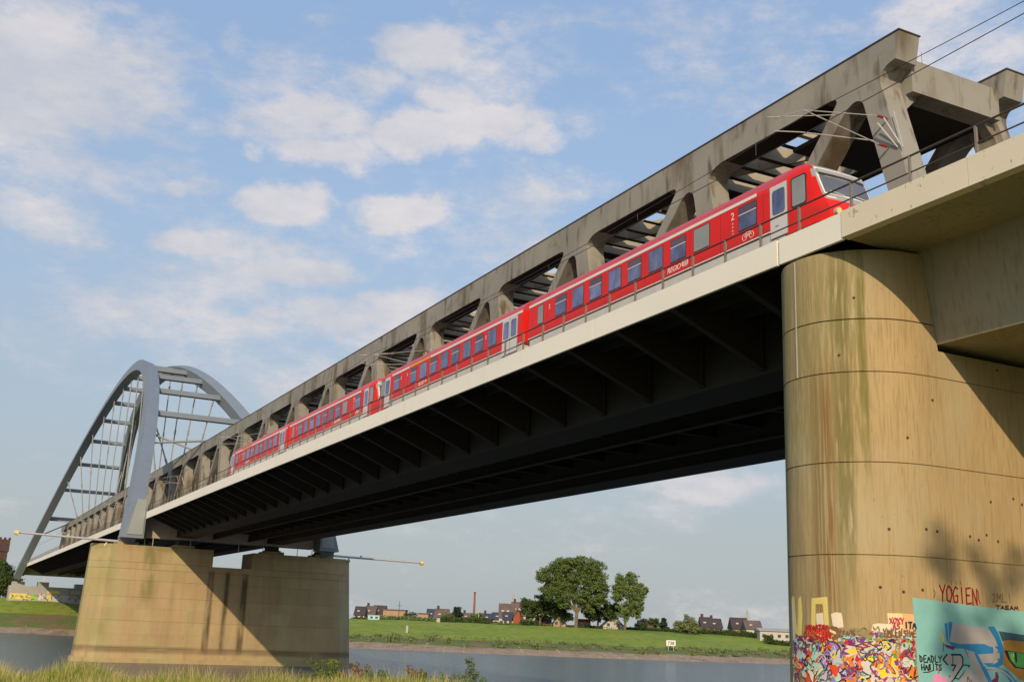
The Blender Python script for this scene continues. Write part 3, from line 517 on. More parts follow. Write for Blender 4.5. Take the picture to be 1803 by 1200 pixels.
P.patch('blue', [(1696, 1138), (1722, 1150), (1745, 1200), (1730, 1204), (1706, 1160)]); P.patch('grey', [(1700, 1141), (1714, 1146), (1740, 1204), (1700, 1204), (1712, 1186), (1706, 1160)])
P.patch('blue', [(1730, 1172), (1756, 1172), (1776, 1180), (1796, 1204), (1744, 1204)]); P.patch('turquoise', [(1737, 1178), (1758, 1178), (1772, 1188), (1782, 1204), (1748, 1204)]); P.stroke('grey', [(1736, 1174), (1760, 1176), (1778, 1188), (1790, 1204)], .07)
P.patch('plum', [(1752, 1181), (1757, 1182), (1759, 1190), (1756, 1202), (1744, 1204), (1745, 1196), (1752, 1192)])
P.patch('grey', [(1661, 1158), (1666, 1153), (1690, 1152), (1693, 1158), (1692, 1170), (1676, 1192), (1664, 1204), (1672, 1180), (1678, 1168), (1666, 1168)]); P.stroke('navy', [(1658, 1160), (1665, 1151), (1690, 1151), (1694, 1157), (1693, 1170), (1676, 1193), (1664, 1205)], .055, smooth=0); P.stroke('navy', [(1658, 1160), (1665, 1168), (1680, 1170), (1668, 1190)], .05, smooth=0); P.stroke('navy', [(1676, 1152), (1675, 1170)], .035); P.stroke('navy', [(1694, 1169), (1706, 1170), (1684, 1194), (1678, 1192)], .035, smooth=0)
P.patch('grey', [(1702, 1172), (1712, 1192), (1712, 1204), (1680, 1204), (1690, 1190)]); P.stroke('navy', [(1699, 1200), (1701, 1190), (1706, 1202), (1708, 1195)], .03, smooth=0)
P.patch('plum', [(1660, 1132), (1666, 1134), (1682, 1137), (1678, 1143), (1666, 1139)]); P.patch('gold', [(1658, 1110), (1661, 1118), (1663, 1132), (1658, 1126)]); P.stroke('plum', [(1660, 1132), (1659, 1145)], .03)
P.patch('pink', [(1640, 1186), (1650, 1184), (1658, 1192), (1654, 1204), (1636, 1204), (1638, 1196)]); P.patch('pink', [(1657, 1188), (1664, 1190), (1662, 1202), (1656, 1200)]); P.stroke('crimson', [(1644, 1178), (1652, 1174), (1648, 1184)], .03)
P.patch('slate', [(1764, 1107), (1780, 1109), (1840, 1116), (1840, 1128), (1780, 1124), (1770, 1126)]); P.patch('ochre', [(1771, 1125), (1785, 1123), (1840, 1128), (1840, 1205), (1798, 1196), (1790, 1188), (1768, 1168), (1772, 1140)])
P.patch('black', [(1772, 1142), (1788, 1143), (1840, 1152), (1840, 1180), (1790, 1174), (1779, 1160)]); P.patch('green', [(1779, 1144), (1792, 1144.5), (1840, 1153), (1840, 1177), (1794, 1172), (1783, 1160)]); P.patch('lime', [(1784, 1148), (1788, 1148), (1790, 1164), (1786, 1160)]); P.patch('black', [(1791, 1145), (1796, 1147), (1796, 1160), (1794, 1168), (1792, 1160)]); P.patch('white', [(1789, 1147), (1791, 1148), (1791, 1155), (1790, 1154)])
word(P, 'black', 'DEADLY', 1616, 1153, 1656, 1165, .042, jit=.08); word(P, 'black', 'HABITS', 1619, 1168, 1655, 1179, .042, jit=.08); P.stroke('black', [(1622, 1182), (1632, 1182), (1640, 1178)], .03)
word(P, 'darkred', 'YOGIEN', 1658, 1027, 1729, 1057, .055, smooth=0, jit=.04, slope=.05); P.stroke('darkred', [(1727, 1031), (1731, 1038), (1730, 1050), (1733, 1058)], .03); P.stroke('darkred', [(1648, 1036), (1651, 1042), (1648, 1050)], .025)
for xx in (1680, 1689, 1698): P.stroke('darkred', [(xx, 1018), (xx+1.5, 1025)], .02)
word(P, 'brown', '2MLI', 1754, 1037, 1795, 1054, .022, smooth=0); word(P, 'black', 'TAEAM', 1762, 1060, 1806, 1067, .035, smooth=0)
P.done('graffiti_paint', pier)

# ------------------------------------------------------------------ approach viaduct (concrete box girder running in over the near bank)
via = empty('approach_viaduct', (36.9, -20, -3), 'concrete approach viaduct entering at the top right above the rounded pier', 'viaduct')
def sym(poly): return [(73.8-x, z) for x, z in poly][::-1]
child(MB().prism([(24.75, 12.66), (27.38, 12.6), (46.42, 12.6), (49.05, 12.66), (49.05, 13.3), (24.75, 13.3)], 1, -90, 25.39), 'deck_slab', 'cgirder', via)
child(MB().prism([(27.96, 9.52), (45.84, 9.52), (46.4, 12.6), (27.4, 12.6)], 1, -90, 25.9), 'box_girder', 'cgirder', via)
for sx in (0, 1):
    p = [(24.47, 12.68), (24.75, 12.64), (24.75, 13.57), (24.47, 13.57)]
    for y0, y1 in [(20.37, 25.405)]+[(20.37-5*(i+1), 20.37-5*i-.02) for i in range(8)]+[(-90, -19.7)]: child(MB().prism(p if sx == 0 else sym(p), 1, y0, y1), 'parapet_panel', 'ccream', via)

# ------------------------------------------------------------------ steel bridge: deck, girders, truss pair, arch span
br = empty('railway_bridge', (36.9, 160, 9), 'long grey truss and arch railway bridge with pale edge beam crossing the river', 'bridge')
def bpart(mbo, name, m, smooth=False): return child(mbo, name, m, br, smooth)
YE = 379.0
for sx in (0, 1):
    ed = [25.42, 28.6]+[28.6+12.42*i for i in range(1, 11)]+[160.9]
    for a, b in list(zip(ed[:-1], ed[1:]))+[(163+i*12, min(163+i*12+12, YE)) for i in range(18)]:
        p = [(24.5, 12.62), (24.62, 12.62), (24.62, 13.55), (24.5, 13.55)]
        bpart(MB().prism(p if sx == 0 else sym(p), 1, a, b-(.015 if a > 26 else .12)), 'edge_beam', 'white')
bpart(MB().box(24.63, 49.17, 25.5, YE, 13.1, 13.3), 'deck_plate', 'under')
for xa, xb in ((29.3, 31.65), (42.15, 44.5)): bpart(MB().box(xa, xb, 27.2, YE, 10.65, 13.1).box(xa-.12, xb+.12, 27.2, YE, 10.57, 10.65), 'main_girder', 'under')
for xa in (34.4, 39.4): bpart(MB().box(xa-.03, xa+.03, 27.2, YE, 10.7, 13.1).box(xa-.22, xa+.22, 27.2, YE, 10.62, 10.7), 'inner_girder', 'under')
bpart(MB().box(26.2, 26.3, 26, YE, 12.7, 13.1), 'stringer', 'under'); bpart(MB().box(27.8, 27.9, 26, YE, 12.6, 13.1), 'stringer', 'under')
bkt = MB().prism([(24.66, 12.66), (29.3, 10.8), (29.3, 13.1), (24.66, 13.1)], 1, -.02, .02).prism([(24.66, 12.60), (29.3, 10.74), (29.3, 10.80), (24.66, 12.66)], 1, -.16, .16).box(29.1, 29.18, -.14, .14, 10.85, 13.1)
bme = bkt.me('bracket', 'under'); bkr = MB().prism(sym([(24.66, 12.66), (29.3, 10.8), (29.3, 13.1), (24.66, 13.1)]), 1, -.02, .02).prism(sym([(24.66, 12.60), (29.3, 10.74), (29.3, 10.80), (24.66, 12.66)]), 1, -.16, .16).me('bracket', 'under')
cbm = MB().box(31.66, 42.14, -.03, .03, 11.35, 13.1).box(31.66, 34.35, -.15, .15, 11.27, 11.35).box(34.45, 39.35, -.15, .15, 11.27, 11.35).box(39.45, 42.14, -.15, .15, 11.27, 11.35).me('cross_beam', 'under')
inv = Matrix.Translation(-Vector(br.location))
def inst(name, me, y):
    o = link(name, me, br); o.matrix_parent_inverse = inv; o.location = (0, y, 0); return o
y = 31.0
while y < 376:
    if not 158 < y < 163.5: inst('bracket', bme, y); inst('bracket', bkr, y); inst('cross_beam', cbm, y)
    y += 4.14
# truss: chord pieces, steep posts and long diagonals, one mesh of each shared along the bridge
H = 6.21
ch = [(-H, 25.3), (-H, 23.78), (-3.1, 23.78), (-2.75, 23.76), (-2.35, 23.69), (-2.05, 23.55), (-1.85, 23.4), (-1.75, 23.25), (1.42, 23.25), (1.27, 23.4), (1.2, 23.53), (1.22, 23.64), (1.34, 23.73), (1.6, 23.775), (2.0, 23.78), (H, 23.78), (H, 25.3)]
ch0 = [(-2.6, 25.3), (-2.34, 24.08), (-2.1, 24.06), (-1.8, 23.98), (-1.6, 23.85), (-1.46, 23.65), (-1.42, 23.4), (-1.44, 23.25)]+ch[8:]
def post_poly(first): 
    o = .3 if first else 0; s = .26 if first else .2
    a = [(-1.74+o, 23.25), (.1, 23.25), (.1, 23.09), (-.08, 23.06), (-.26, 22.97), (-.38, 22.82), (-.45, 22.6), (-.47-s*9.3, 13.3), (-1.74+o-s*10, 13.3)]
    return a
dg = [(.1, 23.25), (1.42, 23.25), (9.05, 15.38), (8.93, 14.7), (.98, 22.6), (.72, 22.83), (.48, 22.98), (.28, 23.06), (.1, 23.09)]
capp = [(-H, 25.3), (H, 25.3), (H, 25.36), (-H, 25.36)]
NK = 28
for side, (xa, xb) in enumerate(((33.0, 34.2), (39.6, 40.8))):
    mch = MB().prism(ch, 0, xa, xb).me('top_chord_piece', 'truss'); mch0 = MB().prism(ch0, 0, xa, xb).me('top_chord_piece', 'truss')
    mpo = MB().prism(post_poly(0), 0, xa, xb).me('truss_post', 'truss'); mpo0 = MB().prism(post_poly(1), 0, xa, xb).me('truss_post', 'truss'); mdg = MB().prism(dg, 0, xa, xb).me('truss_diagonal', 'truss')
    mcap = MB().prism(capp, 0, xa-.04, xb+.04).me('chord_cap', 'rail'); mcap0 = MB().prism([(-2.64, 25.3), (H, 25.3), (H, 25.36), (-2.64, 25.36)], 0, xa-.04, xb+.04).me('chord_cap', 'rail')
    for k in range(NK):
        y0 = 33.06+12.42*k
        inst('top_chord_piece', mch if k else mch0, y0); inst('chord_cap', mcap if k else mcap0, y0); inst('truss_post', mpo if k else mpo0, y0); inst('truss_diagonal', mdg, y0)
# bracing between the two truss planes: a deep cross member and an X of plates with rounded throats in every bay
cm = MB().box(34.21, 39.59, -.5, .5, 23.6, 24.75); cmm = cm.me('top_cross_member', 'trussin')
pm = MB().box(34.21, 39.59, -.9, .1, 23.0, 24.52).prism([(34.21, 22.3), (34.9, 23.0), (34.21, 23.0)], 1, -.5, 0).prism([(39.59, 22.3), (39.59, 23.0), (38.9, 23.0)], 1, -.5, 0).me('portal_beam', 'truss')
sof = MB().box(34.21, 39.59, -.5, .5, 23.56, 23.6).box(34.21, 36.15, 2.2, 2.4, 23.56, 23.6).me('member_shade_strip', 'under')  # dark plate painted as the shade under each cross member
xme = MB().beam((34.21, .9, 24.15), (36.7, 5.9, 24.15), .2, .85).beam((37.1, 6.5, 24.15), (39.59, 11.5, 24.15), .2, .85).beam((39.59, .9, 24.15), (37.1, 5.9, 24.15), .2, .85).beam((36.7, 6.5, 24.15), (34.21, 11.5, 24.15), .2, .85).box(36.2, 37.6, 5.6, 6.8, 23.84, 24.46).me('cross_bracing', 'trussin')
smm = MB().box(34.21, 39.59, -.15, .15, 24.47, 24.9).me('cross_strut', 'trussin'); smq = MB().box(34.21, 39.59, -.06, .06, 23.72, 24.6).me('cross_strut', 'trussin'); sfl = MB().box(34.21, 39.59, -.14, .14, 23.68, 23.715).me('strut_shade_strip', 'under')  # last mesh is a dark strip painting the shade below each strut
chs = MB().box(33.02, 34.18, 2.0, 9.3, 23.735, 23.775).me('chord_shade_strip', 'under'); chl = MB().box(39.62, 40.78, 2.0, 9.3, 23.735, 23.775).me('chord_shade_strip', 'under')  # dark strips added under the chords, their shade given as colour
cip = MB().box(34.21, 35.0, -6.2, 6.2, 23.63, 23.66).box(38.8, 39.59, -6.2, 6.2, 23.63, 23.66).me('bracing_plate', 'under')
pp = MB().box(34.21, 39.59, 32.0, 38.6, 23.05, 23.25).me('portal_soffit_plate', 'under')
inst('portal_beam', pm, 31.9); inst('portal_soffit_plate', pp, 0)
for k in range(NK):
    y0 = 33.06+12.42*k
    if k: inst('top_cross_member', cmm, y0); inst('member_shade_strip', sof, y0)
    if k < NK-1:
        inst('cross_bracing', xme, y0); inst('cross_strut', smm, y0+6.21); inst('chord_shade_strip', chs, y0); inst('chord_shade_strip', chl, y0); inst('strut_shade_strip', sfl, y0+6.21)
        for q in (1.5, 2.9, 4.3, 8.0, 9.4, 10.8): inst('cross_strut', smq, y0+q); inst('strut_shade_strip', sfl, y0+q)
# end cross beams over the river pier, with the arch feet
for (y0, y1) in ((160.92, 162.9),): bpart(MB().prism([(24.63, 10.25), (49.17, 10.25), (49.17, 13.09), (24.63, 13.09)], 1, y0, y1), 'end_cross_beam', 'steelend')
bpart(MB().box(24.63, 49.17, YE+.05, YE+2, 10.3, 13.09), 'end_cross_beam', 'steelend')
# arches lean together; ribs of box section
SL, AL, AH, AX = .251, 218.6, 44.0, 22.75
def apt(t, sgn=1):
    z = 10+4*AH*t*(1-t); x = AX+SL*(z-10); return Vector((x if sgn > 0 else 73.8-x, 160+AL*t, z))
def rib(sgn):
    V = []; F = []; n = 96; q = math.sqrt(1+SL*SL)
    for i in range(n+1):
        t = i/n; c = apt(t, sgn); dz = 4*AH*(1-2*t); l = math.hypot(AL, dz*q)
        nn = Vector((sgn*SL/q*AL/l, -dz*q/l, AL/l/q)) ; w = Vector((1/q, 0, -sgn*SL/q)); e = abs(2*t-1); hw = .92+.10*e; hd = 1.18+.35*e**3
        for a, b_ in ((-1, -1), (1, -1), (1, 1), (-1, 1)): V.append(c+w*a*hw+nn*b_*hd)
    for i in range(n):
        for j in range(4): a = 4*i+j; b_ = 4*i+(j+1) % 4; F.append((a, b_, b_+4, a+4)[::-1])
    F += [(0, 1, 2, 3), (4*n+3, 4*n+2, 4*n+1, 4*n)]
    return MB().add(V, F)
for sgn in (1, -1):
    o = bpart(rib(sgn), 'arch_rib', 'arch'); o.data.polygons.foreach_set('use_smooth', [True]*len(o.data.polygons)); o.data.set_sharp_from_angle(angle=math.radians(40))
    fx = (lambda x: x) if sgn > 0 else (lambda x: 73.8-x)
    for yy, d in ((160, 1), (160+AL, -1)):
        pts = [(21.55, 9.95), (24.5, 9.95), (24.5, 14.2), (22.85, 14.2)]; pts = [(fx(x), z) for x, z in pts]; pts = pts if sgn > 0 else pts[::-1]
        ya, yb = sorted((yy-1.62*d, yy+1.6*d)); bpart(MB().prism(pts, 1, ya, yb), 'arch_foot', 'arch')
        pts = [(22.25, 10.4), (24.3, 10.4), (24.3, 15.2), (23.15, 15.2)]; pts = [(fx(x), z) for x, z in pts]; pts = pts if sgn > 0 else pts[::-1]
        ya, yb = sorted((yy-1.62*d, yy-1.72*d)); bpart(MB().prism(pts, 1, ya, yb), 'foot_plate', 'archplate')
for k in range(13, 28):
    yy = 33.06+12.42*k; t = (yy-160)/AL
    if not .05 < t < .95: continue
    a = apt(t); b_ = apt(t, -1)
    if a.z < 24: continue
    bpart(MB().beam((a.x+.85, yy, a.z), (b_.x-.85, yy, b_.z), 1.5, .85), 'arch_brace', 'arch')
for k in range(12, 28):
    for hf in (.5,):
        yy = 33.06+12.42*(k+hf); t = (yy-160)/AL
        if not 0 < t < 1: continue
        for sgn in (1, -1):
            a = apt(t, sgn)
            if a.z < 31: continue
            top = a-Vector((0, 0, 1.1)); bot = Vector((33.6 if sgn > 0 else 40.2, yy, 25.3)); d = (top-bot)
            mb = MB().tube(bot, top, .14, 6)
            for f in (.08, .5, .9): c = bot+d*f; u = d.normalized()*.5; mb.tube(c-u, c+u, .21, 6)
            bpart(mb, 'hanger', 'hanger')
for sgn in (1, -1):
    X = (lambda x: x) if sgn > 0 else (lambda x: 73.8-x)
    for t, yb in ((.105, 166.0), (.12, 178.0), (.9, 352), (.93, 356)):
        a = apt(t, sgn); bpart(MB().tube((a.x+.6*sgn, a.y, a.z), (X(33.6), yb, 25.35), .17, 8), 'chord_strut', 'hanger')
# handrails along the edge
for (ya, yb) in ((-30, 160.5), (164, 379)):
    par = via if yb < 0 else br
    for sx in (0, 1):
        x = 24.86 if sx == 0 else 73.8-24.86
        o = bpart(MB().tube((x, ya, 14.62), (x, yb, 14.62), .036, 8).tube((x, ya, 14.08), (x, yb, 14.08), .024, 6), 'handrail', 'rail')
        if sx: continue
        pm_ = MB().box(x-.05, x+.03, -.035, .035, 13.3, 14.6).me('rail_post', 'post'); yy = 2.8 if ya < 0 else ya+.3
        while yy < yb:
            q = link('rail_post', pm_, o); q.location = (0, yy, 0); yy += 2.5 if yy < 26 else 2.06
bpart(MB().box(24.9, 25.25, 26, 160.5, 13.3, 13.74).box(24.9, 25.25, 164, YE, 13.3, 13.74), 'cable_trough', 'kerb')
# rails
for xr in (27.4, 28.84, 36.15, 37.6, 44.96, 46.4): bpart(MB().box(xr-.04, xr+.04, -90, YE, 13.6, 13.76), 'running_rail', 'rail')
sl_ = MB().box(26.8, 29.4, -.13, .13, 13.3, 13.6).me('sleeper', 'cgirder')
for i in range(60): inst('sleeper', sl_, 10+i*.65)
mb = MB(); mb.tube((26.0, 24, 13.5), (26.0, 160, 13.5), .09, 6); bpart(mb, 'cable_duct', 'galv')

# ------------------------------------------------------------------ river pier
rp = empty('river_pier', (36.9, 163, -7), 'broad tan concrete pier standing in the river under the arch feet', 'bridge pier')
def rplan(z):
    xl = 18.43-(9.1-z)*.039; xr = 55.19+(9.1-z)*.07; d = (9.1-z)*.03
    return xl, xr, 160-d, 166+d
def rlift(z0, z1, xa=None, xb=None):
    V = []
    for z in (z0, z1):
        xl, xr, ya, yb = rplan(z); l = xa if xa is not None else xl; r_ = xb if xb is not None else xr; P = []
        P += [(l, ya+2.2), (l+2.3, ya)] if xa is None else [(l, ya)]
        P += [(r_-2.3, ya), (r_, ya+2.2)] if xb is None else [(r_, ya)]
        P += [(r_, yb-2.2), (r_-2.3, yb)] if xb is None else [(r_, yb)]
        P += [(l+2.3, yb), (l, yb-2.2)] if xa is None else [(l, yb)]
        V += [(x, y, z) for x, y in P]
    n = len(V)//2
    return MB().add(V, [tuple(range(n))[::-1], tuple(range(n, 2*n))]+[(i, (i+1) % n, n+(i+1) % n, n+i) for i in range(n)])
for a, b in ((-8, -4.4), (-4.4, -.9), (-.9, 2.2), (2.2, 4.4), (4.4, 5.9)): child(rlift(a+.006, b-.006), 'concrete_lift', 'conc2', rp)
for a, b in ((5.9, 6.8),): child(rlift(a+.02, b-.01), 'concrete_lift', 'conc2', rp)
for a, b in ((6.8, 9.1),):
    child(rlift(a+.01, b, None, 34.47), 'bearing_block', 'conc2', rp); child(rlift(a+.01, b-.05, 40.0, None), 'bearing_block', 'conc2', rp)
mk3 = M['conc2'].copy(); M['conc3'] = mk3; t3 = mk3.node_tree; b3 = t3.nodes['Principled BSDF']; src = b3.inputs['Base Color'].links[0].from_socket
oi = t3.nodes.new('ShaderNodeObjectInfo'); hs = t3.nodes.new('ShaderNodeHueSaturation'); mr3 = t3.nodes.new('ShaderNodeMapRange'); mr3.inputs[3].default_value = .94; mr3.inputs[4].default_value = 1.06; t3.links.new(oi.outputs['Random'], mr3.inputs[0]); t3.links.new(mr3.outputs[0], hs.inputs['Value']); t3.links.new(src, hs.inputs['Color']); t3.links.new(hs.outputs[0], b3.inputs['Base Color'])
rq = random.Random(9)
for za, zb in ((-4.4, -2.6), (-2.6, -.9), (-.9, .7), (.7, 2.2), (2.2, 4.4), (4.4, 5.9), (5.9, 6.8), (6.8, 9.1)):
    off = rq.uniform(-.8, .8); e_ = [20.9]+[24.4+off+3.6*i for i in range(9)]+[52.7]
    for xa_, xb_2 in zip(e_[:-1], e_[1:]):
        segs = [(xa_, xb_2)]
        if za > 6.5: segs = [(xa_, min(xb_2, 34.44)), (max(xa_, 40.03), xb_2)]
        for p0, p1 in segs:
            if p1-p0 < .3: continue
            pr = rq.uniform(.012, .028); V = []
            for z in (za+.02, zb-.02):
                yf_ = 160-(9.1-z)*.03; V += [(p0+.015, yf_-pr, z), (p1-.015, yf_-pr, z), (p1-.015, yf_+.03, z), (p0+.015, yf_+.03, z)]
            child(MB().add(V, [(0, 3, 2, 1), (4, 5, 6, 7), (0, 1, 5, 4), (1, 2, 6, 5), (2, 3, 7, 6), (3, 0, 4, 7)]), 'formwork_panel', 'conc3', rp)
V = []; 
for z in (-9, -5.75):
    xl, xr, ya, yb = rplan(z); xl -= 0; xr += .5; ya -= .5; yb += .5; V += [(x, y, z) for x, y in ((xl-.3, ya+2.2), (xl+2.3, ya), (xr-2.3, ya), (xr, ya+2.2), (xr, yb-2.2), (xr-2.3, yb), (xl+2.3, yb), (xl-.3, yb-2.2))]
child(MB().add(V, [tuple(range(8))[::-1], tuple(range(8, 16))]+[(i, (i+1) % 8, 8+(i+1) % 8, 8+i) for i in range(8)]), 'footing', 'conc2', rp)
for xc in (22.9, 30.5, 43.3, 50.8):
    child(MB().box(xc-1.4, xc+1.4, 160.6, 164.5, 9.12, 9.5), 'bearing_plinth', 'conc2', rp); child(MB().box(xc-.75, xc+.75, 161.2, 163.6, 9.5, 10.0 if xc < 29 or xc > 50 else 10.56).box(xc-1.0, xc+1.0, 161, 163.9, 9.5, 9.7), 'bearing', 'bear', rp)
mb = MB()
for i in range(24): mb.box(18.9+i*.0, 18.9+i*.0, 0, 0, 0, 0) if False else None
for xx in (25.0, 26.1, 31.2, 38.0, 41.5, 46.6, 48.8): mb.box(xx-.04, xx+.04, 160.4, 160.48, 9.05, 10.3)
child(mb, 'railing_upright', 'galv', rp)
# navigation booms on the river pier
def boom(x0, x1, z0, z1, lab):
    b = empty('navigation_boom', (x0, 160.8, z0), lab, 'radar reflector boom')
    child(MB().tube((x0, 160.8, z0), (x1, 160.8, z1), .17, 8, .13), 'boom_tube', 'galv', b)
    d = 1 if x1 > x0 else -1
    child(MB().tube((x1, 160.8, z1-.1), (x1+.45*d, 160.8, z1+.0), .34, 10, .3).tube((x1+.45*d, 160.8, z1), (x1+.6*d, 160.8, z1), .3, 10, .05), 'reflector_cap', 'lampy', b)
    mb = MB()
    for f in (.32, .55, .68): xx = x0+(x1-x0)*f; mb.box(xx-.12, xx+.12, 160.7, 160.9, z0+(z1-z0)*f+.1, z0+(z1-z0)*f+.35)
    child(mb, 'lamp_fitting', 'wallw', b)
    xx = x0+(x1-x0)*.18; child(MB().tube((xx, 160.8, z0-.35), (xx+.3*d, 160.8, z0-.75), .22, 8, .1).tube((xx, 160.8, z0), (xx, 160.8, z0-.4), .04, 6), 'bridge_lamp', 'galv', b)
boom(22.6, 9.0, 9.45, 9.75, 'long tubular boom with yellow cap reaching left from the river pier'); boom(52.0, 66.2, 9.5, 9.33, 'long tubular boom with yellow cap reaching right from the river pier')

# ------------------------------------------------------------------ far abutment wall with graffiti
ab = empty('abutment_wall', (37, 384, 0), 'low pale concrete abutment wall with yellow and grey graffiti on the far bank', 'abutment')
child(MB().box(20.9, 54, 379.6, 386, -3, 7.0).box(21.6, 25.2, 380.2, 385, 7.0, 8.2).box(29.0, 32.2, 380.2, 385, 7.0, 8.4).box(40, 44, 380.2, 385, 7, 8.3), 'wall', 'wallg', ab)
for (x0, x1, z0, z1, c) in ((21.2, 27.5, 2.9, 4.7, 'yellow'), (27.5, 29, 2.8, 4.6, 'lime'), (29.4, 31.5, 2.9, 4.8, 'white'), (31.8, 33.4, 2.9, 4.6, 'yellow'), (33.6, 38.5, 2.8, 4.6, 'lightgrey'), (39.0, 44, 2.8, 4.4, 'grey'), (31.8, 35.6, 5.1, 5.9, 'yellow')):
    child(mesh('graffiti', [(x0, 379.58, z0), (x1, 379.58, z0), (x1-.3, 379.58, z1), (x0+.2, 379.58, z1)], [(0, 1, 2, 3)], PC[c]), 'graffiti_patch', None, ab)
r2 = random.Random(4); mb = MB()
for i in range(60):
    x = r2.uniform(21.5, 43); z = r2.uniform(3.0, 4.6); mb.beam((x, 379.54, z), (x+r2.uniform(-.8, .8), 379.54, z+r2.uniform(-.7, .7)), .03, .14)
for a, b_ in (((38.4, 4.9), (38.4, 6.7)), ((38.4, 6.7), (41.8, 6.6)), ((41.8, 6.6), (41.8, 4.8)), ((41.8, 4.8), (38.4, 4.9))): mb.beam((a[0], 379.54, a[1]), (b_[0], 379.54, b_[1]), .03, .1)
child(mb, 'graffiti_lines', 'dark', ab)

# ------------------------------------------------------------------ trains: two coupled pairs of cars on the outer track
def text_me(name, s, size, m, shear=0.0, thick=.004):
    """flat lettering on the car side: reads towards smaller y, stands up along z"""
    cu = bpy.data.curves.new(name, 'FONT'); cu.body = s; cu.size = size; cu.shear = shear; cu.extrude = thick; cu.align_x = 'CENTER'
    o = bpy.data.objects.new(name, cu); COL.objects.link(o); bpy.context.view_layer.update()
    me = bpy.data.meshes.new_from_object(o.evaluated_get(bpy.context.evaluated_depsgraph_get())); bpy.data.objects.remove(o)
    me.transform(Matrix(((0, 0, -1, 0), (-1, 0, 0, 0), (0, 1, 0, 0), (0, 0, 0, 1)))); me.materials.clear(); me.materials.append(M[m]); me.name = name; return me
WZ = [(1.38, 1.42), (2.1, 1.42), (2.3, 1.42), (3.1, 1.42), (3.27, 1.385), (3.45, 1.31), (3.62, 1.2), (3.84, .97), (4.0, .62), (4.08, .3), (4.1, .02)]
def wid(z): return float(np.interp(z, [a for a, _ in WZ], [b for _, b in WZ]))
XS = -1.42
def sidebox(y0, y1, z0, z1, t0, t1, both=False):
    mb = MB().box(XS-t1, XS-t0, y0, y1, z0, z1)
    if both: mb.box(-XS+t0, -XS+t1, y0, y1, z0, z1)
    return mb
def rounded(y0, y1, z0, z1, r, x0, x1):
    P = []
    for cy, cz, a0 in ((y1-r, z1-r, 0), (y0+r, z1-r, 90), (y0+r, z0+r, 180), (y1-r, z0+r, 270)):
        for k in range(4): a = math.radians(a0+k*30); P.append((cy+r*math.cos(a), cz+r*math.sin(a)))
    return MB().prism(P, 0, x0, x1)
